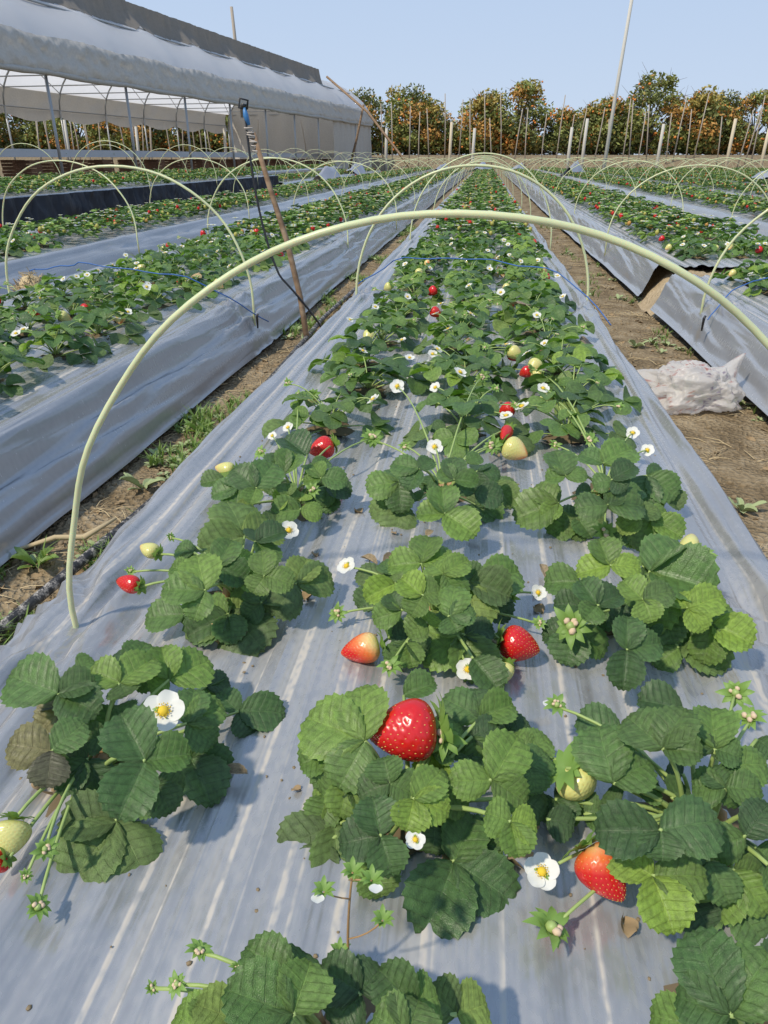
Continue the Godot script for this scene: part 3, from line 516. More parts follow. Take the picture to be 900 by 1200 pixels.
		[2, [-0.0198, 0.258, -0.6414], [[0.0052, 0.2687, -0.6581, -0.0182, 0.8014, 0.5978, 0.8155], [0.0012, 0.2346, -0.6292, 0.057, 0.8014, 0.7887, 0.8136], [-0.0339, 0.2606, -0.6584, 0.0364, 0.8014, 0.5166, 0.8742]]],
		[0, [-0.0228, 0.234, -0.6621], [[0.0006, 0.2382, -0.6678, -0.1324, 0.8951, 0.4257, 0.8512]]],
		[3, [-0.0701, 0.242, -0.6425], [[-0.0998, 0.2297, -0.6277, -0.0571, 0.769, 0.6367, 0.8219], [-0.0754, 0.2461, -0.6496, -0.1581, 0.8226, 0.5462, 0.8073]]],
		[0, [-0.0582, 0.242, -0.5933], [[-0.0855, 0.2335, -0.5854, 0.0545, 0.7624, 0.6448, 0.8512], [-0.0705, 0.2517, -0.6083, 0.1028, 0.8631, 0.4945, 0.8881]]],
		[4, [0.0064, 0.242, -0.6554], [[0.0173, 0.2149, -0.6155, -0.028, 0.8068, 0.5902, 0.9469], [-0.0331, 0.2161, -0.6403, -0.2144, 0.8068, 0.6774, 0.8938], [0.0502, 0.2304, -0.6509, -0.0815, 0.8068, 0.58, 0.8788]]],
		[3, [-0.0318, 0.246, -0.569], [[-0.049, 0.2405, -0.5574, 0.1065, 0.8642, 0.4918, 0.9205], [-0.0243, 0.2503, -0.5782, 0.0135, 0.7811, 0.6242, 0.8656]]],
		[0, [-0.057, 0.218, -0.6094], [[-0.0582, 0.2048, -0.5912, -0.0222, 0.821, 0.5705, 0.8339], [-0.0757, 0.203, -0.6077, 0.0915, 0.821, 0.3865, 0.9084], [-0.0387, 0.2054, -0.6061, -0.2023, 0.821, 0.4907, 0.8009]]],
		[0, [-0.0518, 0.21, -0.5849], [[-0.0432, 0.1948, -0.5661, -0.0099, 0.8597, 0.5107, 0.8724], [-0.0684, 0.1877, -0.5749, 0.0658, 0.8597, 0.6612, 0.8125], [-0.0301, 0.1983, -0.5827, 0.0403, 0.8597, 0.3803, 0.8995]]],
		[0, [-0.0929, 0.21, -0.6785], [[-0.1123, 0.1997, -0.6572, 0.2531, 0.8532, 0.456, 0.9198]]],
		[4, [-0.0888, 0.206, -0.7167], [[-0.125, 0.2052, -0.7176, 0.0086, 0.9256, 0.3783, 0.8532], [-0.0909, 0.2044, -0.7409, 0.0356, 0.9256, 0.1941, 0.8178], [-0.0933, 0.182, -0.6893, 0.176, 0.9256, 0.3569, 0.8021]]],
		[1, [0.0234, 0.21, -0.6758], [[0.0534, 0.1979, -0.6601, -0.0673, 0.9005, 0.4296, 0.8896], [0.0179, 0.185, -0.654, -0.2654, 0.9005, 0.5031, 0.8183], [0.0396, 0.208, -0.6942, 0.0805, 0.9005, 0.2812, 0.8027]]],
		[1, [-0.0725, 0.218, -0.7021], [[-0.0949, 0.2245, -0.7167, 0.1546, 0.9272, 0.3411, 0.8981], [-0.0629, 0.2132, -0.7199, 0.1776, 0.9272, 0.3404, 0.9004], [-0.0889, 0.1992, -0.6849, -0.0243, 0.9272, 0.1539, 0.8091]]],
		[1, [-0.0474, 0.21, -0.5944], [[-0.0685, 0.2117, -0.5929, -0.0295, 0.8293, 0.558, 0.8082]]],
		[0, [0.0134, 0.218, -0.5571], [[0.0391, 0.2024, -0.5322, 0.129, 0.8473, 0.5152, 0.8083]]],
		[1, [-0.008, 0.226, -0.5858], [[-0.0172, 0.2397, -0.6045, -0.032, 0.7454, 0.6658, 0.9137]]],
	]],
	"RB": [[0.2004, 0.182, -0.7009], [
		[3, [0.1483, 0.266, -0.6663], [[0.1154, 0.2583, -0.6617, -0.2546, 0.8623, 0.4377, 0.8996], [0.1385, 0.2818, -0.6937, 0.013, 0.8596, 0.5108, 0.9462], [0.1789, 0.2671, -0.6641, -0.0625, 0.8219, 0.5662, 0.8529]]],
		[1, [0.1282, 0.258, -0.601], [[0.1129, 0.2712, -0.6244, -0.023, 0.7597, 0.6499, 0.8567], [0.1505, 0.2655, -0.6129, -0.0435, 0.8473, 0.5294, 0.8067], [0.1154, 0.2491, -0.5885, 0.0756, 0.7901, 0.6083, 0.829]]],
		[2, [0.1732, 0.258, -0.617], [[0.1557, 0.267, -0.6369, -0.1654, 0.8671, 0.4698, 0.9155], [0.2005, 0.2694, -0.6209, -0.2545, 0.7093, 0.6573, 0.8709], [0.1801, 0.2452, -0.5987, -0.262, 0.7928, 0.5503, 0.9139]]],
		[1, [0.1528, 0.234, -0.5665], [[0.155, 0.2546, -0.5927, -0.0455, 0.7207, 0.6918, 0.8151], [0.1838, 0.2411, -0.5724, -0.1127, 0.7382, 0.6651, 0.8582], [0.1486, 0.2098, -0.5387, -0.1978, 0.6899, 0.6963, 0.8196]]],
		[3, [0.221, 0.242, -0.6325], [[0.2565, 0.2539, -0.6436, -0.0991, 0.7854, 0.6109, 0.8122], [0.2362, 0.2295, -0.6151, -0.1946, 0.8134, 0.5482, 0.8417], [0.2129, 0.2512, -0.6463, -0.0674, 0.7869, 0.6133, 0.8053]]],
		[3, [0.2516, 0.218, -0.6439], [[0.2866, 0.2119, -0.6236, -0.2959, 0.8135, 0.5007, 0.9138], [0.2426, 0.1852, -0.621, -0.2881, 0.8135, 0.3089, 0.805], [0.271, 0.2285, -0.6651, -0.3013, 0.8135, 0.5275, 0.8392]]],
		[2, [0.2577, 0.21, -0.661], [[0.2813, 0.2162, -0.6731, 0.1457, 0.8303, 0.5379, 0.8232], [0.2735, 0.1912, -0.6497, -0.0209, 0.8303, 0.3583, 0.8836], [0.249, 0.2082, -0.6785, 0.3246, 0.8303, 0.7018, 0.8096]]],
		[4, [0.2312, 0.19, -0.6624], [[0.2687, 0.1746, -0.6262, -0.1665, 0.8968, 0.41, 0.876], [0.2005, 0.182, -0.6298, -0.2092, 0.8968, 0.3894, 0.824], [0.27, 0.1887, -0.692, -0.2778, 0.8968, 0.2255, 0.8384]]],
		[0, [0.2064, 0.218, -0.6622], [[0.2163, 0.1967, -0.634, -0.0515, 0.8322, 0.5521, 0.9006], [0.1815, 0.197, -0.6576, -0.1935, 0.8322, 0.6541, 0.9409], [0.2345, 0.2112, -0.6613, -0.0149, 0.8322, 0.6552, 0.8158]]],
		[0, [0.2202, 0.194, -0.6325], [[0.1967, 0.1798, -0.619, -0.2001, 0.873, 0.4449, 0.9173]]],
		[0, [0.1934, 0.242, -0.7124], [[0.2214, 0.2493, -0.7273, 0.0891, 0.9545, 0.2844, 0.7932], [0.2141, 0.2229, -0.6945, 0.2005, 0.9545, 0.4676, 0.9389], [0.1877, 0.2389, -0.7335, -0.0808, 0.9545, 0.4734, 0.8484]]],
		[0, [0.1943, 0.25, -0.6876], [[0.2535, 0.2502, -0.6578, -0.4877, 0.8172, 0.3072, 0.9013], [0.1926, 0.2085, -0.6363, -0.5811, 0.8172, 0.2719, 0.8234], [0.2322, 0.2678, -0.7211, -0.5538, 0.8172, 0.1743, 0.8737]]],
		[1, [0.1289, 0.218, -0.7105], [[0.0907, 0.2099, -0.717, -0.3383, 0.7778, 0.5296, 0.9139]]],
		[1, [0.1256, 0.218, -0.6619], [[0.0967, 0.2145, -0.6659, -0.1753, 0.8395, 0.5143, 0.9485]]],
		[1, [0.1171, 0.202, -0.6414], [[0.1076, 0.1827, -0.6071, -0.0702, 0.9071, 0.415, 0.9464], [0.0844, 0.1896, -0.643, -0.0671, 0.9071, 0.4194, 0.8665], [0.1512, 0.1844, -0.6289, -0.1557, 0.9071, 0.3591, 0.8061]]],
		[1, [0.1748, 0.226, -0.6413], [[0.1503, 0.2182, -0.6391, -0.3521, 0.8405, 0.4119, 0.901], [0.1639, 0.2199, -0.6557, -0.3087, 0.8405, 0.4101, 0.8411], [0.1723, 0.2023, -0.6232, -0.269, 0.8405, 0.5365, 0.8874]]],
		[1, [0.1658, 0.218, -0.6942], [[0.1495, 0.1931, -0.6561, -0.2913, 0.8936, 0.3415, 0.9178], [0.1263, 0.1981, -0.7094, -0.2941, 0.8936, 0.1477, 0.9365], [0.199, 0.2054, -0.6666, -0.3848, 0.8936, 0.2159, 0.9247]]],
		[0, [0.2256, 0.202, -0.6648], [[0.243, 0.1919, -0.6424, -0.1541, 0.8439, 0.5139, 0.9385]]],
		[1, [0.1941, 0.21, -0.6215], [[0.1854, 0.2136, -0.6328, -0.1354, 0.7495, 0.648, 0.9009]]],
		[0, [0.2428, 0.218, -0.704], [[0.2605, 0.2258, -0.7144, -0.1531, 0.902, 0.4038, 0.8559], [0.2542, 0.2008, -0.6934, -0.2557, 0.902, 0.2392, 0.8929], [0.2383, 0.2141, -0.7184, -0.131, 0.902, 0.5859, 0.8029]]],
	]],
	"LC": [[-0.2522, 0.182, -0.9525], [
		[0, [-0.2765, 0.25, -0.8423], [[-0.3118, 0.2706, -0.8564, 0.1092, 0.7794, 0.6169, 0.8689], [-0.2612, 0.2726, -0.8815, 0.35, 0.8389, 0.4168, 0.9019], [-0.2798, 0.2362, -0.8232, 0.1231, 0.8734, 0.4711, 0.8651]]],
		[2, [-0.2571, 0.242, -0.9117], [[-0.2792, 0.2609, -0.9455, 0.2108, 0.8025, 0.5582, 0.8186], [-0.2473, 0.2605, -0.9476, 0.0891, 0.8457, 0.5261, 0.9412]]],
		[0, [-0.206, 0.234, -0.922], [[-0.1694, 0.2332, -0.9244, -0.0797, 0.8073, 0.5848, 0.945], [-0.2314, 0.2308, -0.9171, -0.064, 0.8543, 0.5158, 0.9226], [-0.2217, 0.2471, -0.942, 0.0981, 0.768, 0.6328, 0.9476]]],
		[1, [-0.2091, 0.202, -0.9649], [[-0.1707, 0.1936, -0.9632, 0.0839, 0.8831, 0.4616, 0.9388], [-0.2046, 0.182, -0.9359, 0.0297, 0.8831, 0.4739, 0.8104], [-0.1966, 0.2015, -0.9923, -0.1077, 0.8831, 0.3173, 0.9455]]],
		[2, [-0.2204, 0.218, -0.8513], [[-0.2574, 0.2169, -0.8381, 0.1913, 0.7063, 0.6815, 0.9304], [-0.1917, 0.2135, -0.8573, -0.011, 0.7516, 0.6595, 0.8953]]],
		[3, [-0.2376, 0.234, -0.8558], [[-0.244, 0.2454, -0.8725, 0.2188, 0.734, 0.6429, 0.8685], [-0.2224, 0.2247, -0.8615, 0.141, 0.734, 0.7019, 0.8181], [-0.2569, 0.222, -0.8537, 0.2243, 0.734, 0.5503, 0.87]]],
		[3, [-0.2224, 0.226, -0.8617], [[-0.2192, 0.2323, -0.8745, 0.0329, 0.8811, 0.4717, 0.8491]]],
		[0, [-0.3319, 0.21, -0.9312], [[-0.371, 0.2022, -0.9186, 0.1126, 0.9203, 0.3748, 0.8981], [-0.3528, 0.21, -0.9561, 0.0593, 0.9203, 0.5315, 0.8456], [-0.3279, 0.182, -0.8985, -0.0751, 0.9203, 0.3083, 0.8283]]],
		[2, [-0.3686, 0.202, -0.9729], [[-0.4027, 0.1979, -0.9629, -0.1249, 0.84, 0.5281, 0.8206], [-0.3831, 0.204, -0.9921, 0.0701, 0.84, 0.4463, 0.9158], [-0.3703, 0.182, -0.9511, 0.0236, 0.84, 0.504, 0.8093]]],
		[1, [-0.2548, 0.218, -1.0453], [[-0.2999, 0.2343, -1.0783, 0.0976, 0.9339, 0.344, 0.8952]]],
		[0, [-0.2155, 0.194, -0.9607], [[-0.1923, 0.1788, -0.9346, 0.2264, 0.7681, 0.599, 0.868], [-0.2379, 0.182, -0.9378, 0.2165, 0.7681, 0.713, 0.9063], [-0.1917, 0.186, -0.9754, 0.3747, 0.7681, 0.4008, 0.9149]]],
		[1, [-0.2351, 0.218, -0.9975], [[-0.2135, 0.2227, -1.0201, 0.0186, 0.8369, 0.5471, 0.8856], [-0.2139, 0.1955, -0.9842, -0.0662, 0.8369, 0.4882, 0.8529], [-0.2489, 0.2175, -1.0169, 0.0779, 0.8369, 0.3498, 0.9119]]],
		[4, [-0.3151, 0.21, -0.8573], [[-0.3251, 0.1963, -0.8309, 0.1947, 0.8104, 0.5526, 0.8541], [-0.2888, 0.2062, -0.8667, 0.2904, 0.86, 0.4197, 0.8361]]],
		[1, [-0.2732, 0.218, -0.9447], [[-0.2866, 0.2063, -0.9225, 0.3645, 0.8455, 0.3903, 0.9348], [-0.2964, 0.2109, -0.9442, 0.3635, 0.8455, 0.5584, 0.916], [-0.2542, 0.1934, -0.9321, 0.3715, 0.8455, 0.3972, 0.9028]]],
	]],
	"MC": [[-0.0393, 0.182, -1.0111], [
		[2, [-0.0275, 0.234, -0.8301], [[-0.034, 0.2564, -0.8663, 0.0045, 0.8951, 0.4458, 0.895], [-0.064, 0.2312, -0.8284, 0.0573, 0.8936, 0.4452, 0.8482], [0.014, 0.219, -0.8084, 0.0565, 0.8055, 0.59, 0.944]]],
		[4, [-0.0913, 0.202, -0.9242], [[-0.1347, 0.1909, -0.9061, 0.0689, 0.855, 0.514, 0.8701], [-0.095, 0.1796, -0.8792, 0.082, 0.9635, 0.2549, 0.9463]]],
		[0, [-0.0969, 0.234, -0.9239], [[-0.1408, 0.229, -0.9105, 0.2218, 0.8459, 0.4851, 0.939], [-0.1115, 0.2436, -0.953, 0.2314, 0.8459, 0.6116, 0.8312], [-0.0897, 0.2008, -0.8943, 0.0459, 0.8459, 0.5111, 0.816]]],
		[1, [-0.0679, 0.258, -0.9137], [[-0.1068, 0.2643, -0.9221, 0.2506, 0.831, 0.4966, 0.9008], [-0.0512, 0.2694, -0.9313, 0.0122, 0.7171, 0.6969, 0.7967], [-0.0801, 0.2389, -0.8884, -0.0914, 0.9199, 0.3814, 0.9107]]],
		[0, [-0.0181, 0.266, -0.8655], [[-0.0229, 0.2874, -0.893, 0.0666, 0.7666, 0.6387, 0.8823], [0.013, 0.2637, -0.8659, -0.0967, 0.7709, 0.6296, 0.7849], [-0.0381, 0.2769, -0.8785, -0.0616, 0.6939, 0.7174, 0.8595]]],
		[1, [0.0087, 0.242, -0.8814], [[0.0475, 0.2391, -0.8795, -0.2057, 0.733, 0.6484, 0.9016], [-0.0206, 0.2482, -0.8902, 0.0425, 0.8199, 0.5709, 0.7969]]],
		[1, [0.0117, 0.242, -0.9548], [[0.0452, 0.2395, -0.964, -0.0474, 0.7858, 0.6167, 0.8174], [0.0198, 0.215, -0.936, -0.2255, 0.7858, 0.512, 0.8334], [0.017, 0.2453, -0.979, -0.178, 0.7858, 0.4191, 0.93]]],
		[4, [0.0351, 0.202, -1.005], [[0.067, 0.1801, -0.9735, 0.0436, 0.7791, 0.6254, 0.7915], [0.0086, 0.182, -0.976, 0.009, 0.7791, 0.5848, 0.9068], [0.0777, 0.1932, -1.0177, -0.1214, 0.7791, 0.4933, 0.8569]]],
		[0, [0.0116, 0.19, -0.9543], [[0.0485, 0.1762, -0.9326, -0.1028, 0.8498, 0.5169, 0.8456], [0.0048, 0.182, -0.9292, 0.0276, 0.8498, 0.4574, 0.8367], [0.0401, 0.1923, -0.9685, -0.2079, 0.8498, 0.3309, 0.8996]]],
		[1, [-0.0672, 0.21, -0.917], [[-0.0772, 0.2162, -0.9293, -0.2097, 0.8908, 0.403, 0.8017]]],
		[1, [-0.0038, 0.234, -1.0056], [[0.0171, 0.2416, -1.0206, -0.0112, 0.8499, 0.5269, 0.8441]]],
		[1, [-0.0548, 0.218, -0.9894], [[-0.059, 0.1993, -0.9682, -0.1974, 0.6993, 0.687, 0.9402]]],
	]],
	"RC": [[0.2055, 0.182, -1.0421], [
		[2, [0.1254, 0.266, -0.8975], [[0.1138, 0.2894, -0.9367, 0.0857, 0.7963, 0.5988, 0.8667], [0.1535, 0.2711, -0.9023, -0.1798, 0.7858, 0.5918, 0.7955], [0.0998, 0.2619, -0.8964, -0.0037, 0.7969, 0.604, 0.7849]]],
		[0, [0.1815, 0.266, -0.9483], [[0.1507, 0.2732, -0.9654, 0.0125, 0.8946, 0.4466, 0.9247], [0.2242, 0.2841, -0.9786, -0.1875, 0.7838, 0.5921, 0.8755]]],
		[1, [0.18, 0.274, -0.8721], [[0.2096, 0.2892, -0.8876, -0.3294, 0.7013, 0.6322, 0.8291], [0.1568, 0.2672, -0.8697, 0.0087, 0.8472, 0.5312, 0.9235], [0.1972, 0.2682, -0.8598, -0.1617, 0.7941, 0.5859, 0.9267]]],
		[2, [0.1746, 0.25, -0.8479], [[0.1348, 0.2466, -0.8415, -0.0236, 0.8173, 0.5757, 0.9325], [0.2221, 0.2516, -0.8562, -0.1497, 0.8196, 0.5531, 0.95], [0.1874, 0.2595, -0.8662, -0.0592, 0.7401, 0.6699, 0.8296]]],
		[4, [0.2195, 0.226, -0.8669], [[0.1955, 0.2089, -0.8519, -0.2196, 0.7875, 0.5758, 0.8835], [0.2429, 0.238, -0.8776, -0.2755, 0.7046, 0.654, 0.9055]]],
		[2, [0.2393, 0.218, -0.8794], [[0.275, 0.2056, -0.8585, -0.0247, 0.8329, 0.5528, 0.8646], [0.2217, 0.1858, -0.8541, 0.0054, 0.8329, 0.7271, 0.8168], [0.2642, 0.2233, -0.9001, 0.1357, 0.8329, 0.7029, 0.8878]]],
		[1, [0.257, 0.226, -1.0085], [[0.2977, 0.206, -0.9864, -0.1652, 0.7721, 0.6137, 0.9355], [0.2467, 0.1882, -0.9752, -0.2078, 0.7721, 0.7127, 0.9243], [0.2873, 0.2263, -1.0263, 0.0133, 0.7721, 0.5832, 0.9395]]],
		[3, [0.1228, 0.218, -0.9158], [[0.0909, 0.2328, -0.9402, 0.074, 0.7683, 0.6358, 0.895], [0.0646, 0.2009, -0.9006, -0.1876, 0.7499, 0.6344, 0.9123], [0.1067, 0.202, -0.8969, -0.1059, 0.8057, 0.5828, 0.9203]]],
		[0, [0.1513, 0.194, -0.9231], [[0.114, 0.1755, -0.9013, 0.0616, 0.8485, 0.5256, 0.8224], [0.1212, 0.1903, -0.944, -0.0579, 0.8485, 0.4498, 0.8205], [0.1694, 0.182, -0.8913, -0.0433, 0.8485, 0.4223, 0.8773]]],
		[4, [0.1656, 0.194, -0.9249], [[0.1442, 0.1767, -0.894, -0.1262, 0.7734, 0.6213, 0.8758], [0.1348, 0.1879, -0.9367, -0.022, 0.7734, 0.489, 0.9], [0.1895, 0.182, -0.9048, -0.0197, 0.7734, 0.7538, 0.8172]]],
		[0, [0.212, 0.202, -0.8786], [[0.1956, 0.1889, -0.8648, -0.2492, 0.7897, 0.5606, 0.7988], [0.1972, 0.1939, -0.8897, -0.2712, 0.7897, 0.5883, 0.8434], [0.2224, 0.1834, -0.865, -0.2618, 0.7897, 0.7526, 0.8728]]],
		[4, [0.2811, 0.202, -1.0073], [[0.3046, 0.1866, -0.9838, 0.1286, 0.8952, 0.4266, 0.9426], [0.262, 0.182, -0.9882, 0.0723, 0.8952, 0.263, 0.8429], [0.309, 0.196, -1.0211, 0.2083, 0.8952, 0.4879, 0.8117]]],
		[0, [0.1687, 0.226, -0.9398], [[0.1493, 0.2279, -0.946, 0.1718, 0.8773, 0.4481, 0.8885]]],
		[0, [0.2134, 0.234, -0.9142], [[0.2311, 0.2405, -0.9278, 0.0387, 0.8511, 0.5236, 0.9203], [0.2296, 0.216, -0.9056, -0.0136, 0.8511, 0.6561, 0.8359], [0.2078, 0.2314, -0.9301, 0.09, 0.8511, 0.6515, 0.9058]]],
	]],
}

const ITEMS := [
	["MA", 0, 1, [-0.0146, 0.2384, -0.4374], [-0.0673, 0.2384, -0.4251], 0.0246],
	["LA", 0, 0.12, [-0.3141, 0.206, -0.34], [-0.3119, 0.1916, -0.319], 0.0135],
	["LA", 0, 1, [-0.3098, 0.194, -0.3174], [-0.3208, 0.19, -0.3139], 0.0085],
	["RA", 0, 0.1, [0.0879, 0.2168, -0.4294], [0.1086, 0.1916, -0.4332], 0.0179],
	["RA", 0, 0.72, [0.0949, 0.212, -0.3632], [0.1185, 0.193, -0.3396], 0.0162],
	["MB", 0, 0.55, [-0.0796, 0.2, -0.5916], [-0.1179, 0.192, -0.5833], 0.0155],
	["MB", 0, 1, [0.0418, 0.206, -0.6076], [0.0804, 0.196, -0.6067], 0.018],
	["MB", 0, 0.05, [0.0482, 0.195, -0.5813], [0.043, 0.19, -0.5599], 0.0082],
	["LB", 0, 0.2, [-0.3599, 0.2204, -0.7081], [-0.3842, 0.224, -0.7181], 0.0101],
	["LB", 0, 1, [-0.3585, 0.21, -0.6512], [-0.3898, 0.21, -0.6607], 0.0106],
	["RB", 0, 0.25, [0.2539, 0.2348, -0.7628], [0.2659, 0.2384, -0.8007], 0.0119],
	["LC", 0, 0.95, [-0.2301, 0.206, -1.1291], [-0.2666, 0.1988, -1.1061], 0.0186],
	["LC", 0, 0.3, [-0.3606, 0.206, -0.9981], [-0.3936, 0.206, -1.0066], 0.0119],
	["MC", 0, 0.35, [0.0559, 0.2132, -1.148], [0.0939, 0.1988, -1.1327], 0.0197],
	["MC", 0, 1, [0.0647, 0.2132, -1.2217], [0.0529, 0.2132, -1.1727], 0.0117],
	["RC", 0, 0.2, [0.1481, 0.2276, -1.3639], [0.1163, 0.2204, -1.3435], 0.0146],
	["RC", 0, 0.3, [0.1445, 0.2204, -1.5608], [0.1182, 0.2204, -1.5659], 0.0129],
	["LA", 1, 0, [-0.2277, 0.2492, -0.418], [0.2614, 0.8375, 0.4799], 0.0168],
	["MA", 1, 0, [-0.0221, 0.2276, -0.3419], [0.0282, 0.9, 0.435], 0.0069],
	["RA", 1, 0, [0.0644, 0.2024, -0.3478], [-0.0779, 0.9038, 0.4207], 0.0122],
	["MB", 1, 0, [-0.136, 0.2096, -0.7253], [-0.4204, 0.8019, 0.4245], 0.012],
	["MB", 1, 0, [0.0835, 0.206, -0.7006], [0.2057, 0.8221, 0.5309], 0.0095],
	["MB", 1, 0, [0.0092, 0.1988, -0.5645], [-0.0848, 0.8384, 0.5384], 0.0115],
	["LB", 1, 0, [-0.22, 0.2204, -0.7852], [0.4049, 0.7531, 0.5186], 0.0128],
	["MC", 1, 0, [-0.0563, 0.2276, -1.0811], [0.0373, 0.6961, 0.717], 0.0135],
	["MC", 1, 0, [-0.1522, 0.2276, -1.4105], [0.0812, 0.6535, 0.7525], 0.0154],
	["RC", 1, 0, [0.2628, 0.2348, -1.167], [-0.1618, 0.6768, 0.7182], 0.0112],
	["RC", 1, 0, [0.2761, 0.2276, -1.1095], [-0.1755, 0.687, 0.7052], 0.0107],
	["LC", 1, 0, [-0.3202, 0.2132, -1.1819], [-0.2624, 0.7788, 0.5698], 0.0105],
	["LC", 1, 0, [-0.3477, 0.1988, -1.1752], [-0.2503, 0.7862, 0.565], 0.009],
	["LA", 2, 0, [-0.275, 0.2132, -0.3149], [0.3185, 0.8749, 0.3648], 0.0106],
	["LA", 2, 0, [-0.2684, 0.1916, -0.2855], [0.3088, 0.8926, 0.3285], 0.0108],
	["LA", 2, 0, [-0.2897, 0.1916, -0.3075], [0.3243, 0.8811, 0.3442], 0.0053],
	["RA", 2, 0, [0.0677, 0.1916, -0.3136], [-0.0828, 0.9197, 0.3838], 0.0154],
	["RA", 2, 0, [0.0832, 0.2276, -0.4888], [-0.0911, 0.8398, 0.5352], 0.0107],
	["RA", 2, 0, [0.2372, 0.2276, -0.5254], [-0.2401, 0.8121, 0.5318], 0.0161],
	["RA", 2, 0, [0.236, 0.2348, -0.4836], [-0.25, 0.8217, 0.5123], 0.0123],
	["MA", 2, 0, [-0.0081, 0.2348, -0.4334], [0.0095, 0.8603, 0.5097], 0.0173],
	["BB", 2, 0, [-0.1369, 0.2348, -0.2452], [0.187, 0.9235, 0.3348], 0.0073],
	["BB", 2, 0, [-0.1444, 0.2276, -0.2306], [0.1962, 0.9292, 0.3132], 0.0081],
	["BB", 2, 0, [-0.161, 0.2204, -0.2307], [0.2141, 0.9274, 0.3068], 0.0048],
	["BB", 2, 0, [-0.1106, 0.242, -0.2344], [0.1562, 0.9307, 0.3309], 0.0047],
	["MB", 2, 0, [-0.132, 0.1988, -0.643], [0.1206, 0.8003, 0.5873], 0.012],
	["MB", 2, 0, [-0.0647, 0.206, -0.5499], [0.0653, 0.8291, 0.5553], 0.0121],
	["MB", 2, 0, [0.0824, 0.1988, -0.6502], [-0.0753, 0.8006, 0.5944], 0.0081],
	["MB", 2, 0, [0.0525, 0.206, -0.6879], [-0.0469, 0.7877, 0.6142], 0.0103],
	["RB", 2, 0, [0.1118, 0.2132, -0.6284], [-0.1052, 0.7993, 0.5916], 0.0207],
	["RB", 2, 0, [0.2657, 0.2348, -0.752], [-0.2214, 0.7474, 0.6264], 0.0164],
	["RB", 2, 0, [0.2347, 0.2348, -0.7554], [-0.1966, 0.7489, 0.6328], 0.0097],
	["RC", 2, 0, [0.1808, 0.1988, -0.8719], [-0.136, 0.7427, 0.6556], 0.0168],
	["RC", 2, 0, [0.1871, 0.2348, -1.1211], [-0.1199, 0.6851, 0.7185], 0.0163],
	["RC", 2, 0, [0.1381, 0.2132, -1.1535], [-0.086, 0.69, 0.7187], 0.0113],
	["MC", 2, 0, [-0.1689, 0.206, -1.159], [0.1042, 0.6914, 0.7149], 0.019],
	["MC", 2, 0, [-0.1074, 0.2132, -1.1175], [0.0687, 0.6957, 0.715], 0.0127],
	["MC", 2, 0, [0.0151, 0.2276, -1.4984], [-0.0077, 0.6457, 0.7635], 0.0178],
	["MC", 2, 0, [0.034, 0.2276, -1.0972], [-0.0223, 0.6937, 0.7199], 0.0177],
	["LC", 2, 0, [-0.1667, 0.2132, -1.146], [0.1041, 0.6905, 0.7158], 0.0173],
	["LC", 2, 0, [-0.333, 0.2132, -1.0568], [0.2152, 0.6979, 0.683], 0.0137],
	["LC", 2, 0, [-0.2112, 0.2276, -0.8924], [0.1586, 0.725, 0.6702], 0.0118],
	["LC", 2, 0, [-0.3437, 0.2132, -1.3698], [0.183, 0.6593, 0.7293], 0.0153],
	["LB", 2, 0, [-0.385, 0.206, -0.6871], [0.3162, 0.7626, 0.5643], 0.008],
	["LB", 2, 0, [-0.3532, 0.2276, -0.7356], [0.2881, 0.7464, 0.5999], 0.0062],
	["MB", 2, 0, [0.0376, 0.1988, -0.6139], [-0.0356, 0.8126, 0.5818], 0.0139],
]

# ---------------------------------------------------------------- ground and beds
func ground_y(x: float, z: float) -> float:
	var y := nz.get_noise_2d(x * 90.0, z * 90.0) * 0.012 + nz.get_noise_2d(x * 350.0, z * 350.0) * 0.007
	var near := clampf((9.0 + z) / 4.0, 0.0, 1.0)
	y = y * near - 0.012
	y += 0.80 * smoothstep(-41.0, -46.5, z)
	return y

func steps(fine_from: float, fine_to: float, fine: float, out_to: float) -> PackedFloat32Array:
	var a := PackedFloat32Array()
	var x := fine_to
	while x >= fine_from:
		a.append(x)
		x -= fine
	var s := fine
	while x > -out_to:
		a.append(x)
		s *= 1.35
		x -= s
	a.append(-out_to)
	a.reverse()
	s = fine
	x = fine_to + s
	while x < out_to:
		a.append(x)
		s *= 1.35
		x += s
	a.append(out_to)
	return a

func build_ground() -> void:
	var xs := steps(-2.6, 2.4, 0.028, 420.0)
	var zs := steps(-6.5, 0.2, 0.035, 420.0)
	for z in [-38.0, -40.0, -41.0, -42.0, -43.0, -44.0, -45.0, -46.0, -47.0, -50.0]:
		zs.append(z)
	zs.sort()
	var st := start()
	for z in zs:
		for x in xs:
			st.add_vertex(Vector3(x, ground_y(x, z), z))
	var w := xs.size()
	for i in zs.size() - 1:
		for j in w - 1:
			var a := i * w + j
			for k in [a, a + 1, a + w + 1, a, a + w + 1, a + w]:
				st.add_index(k)
	st.generate_normals()
	var g := top("ground", st.commit(), M.soil)
	tag(g, "brown cracked soil between the plastic covered beds", "ground", "", "structure")

func bed_profile(x: float, ht: float, hl: float, hr: float, h: float) -> float:
	var hb := hl if x < 0 else hr
	var a := absf(x)
	if a <= ht:
		return h + 0.010 * (1.0 - (a / ht) * (a / ht))
	var t := clampf((a - ht) / (hb - ht), 0, 1)
	return h * (1.0 - (t * t * (1.9 - 0.9 * t)))

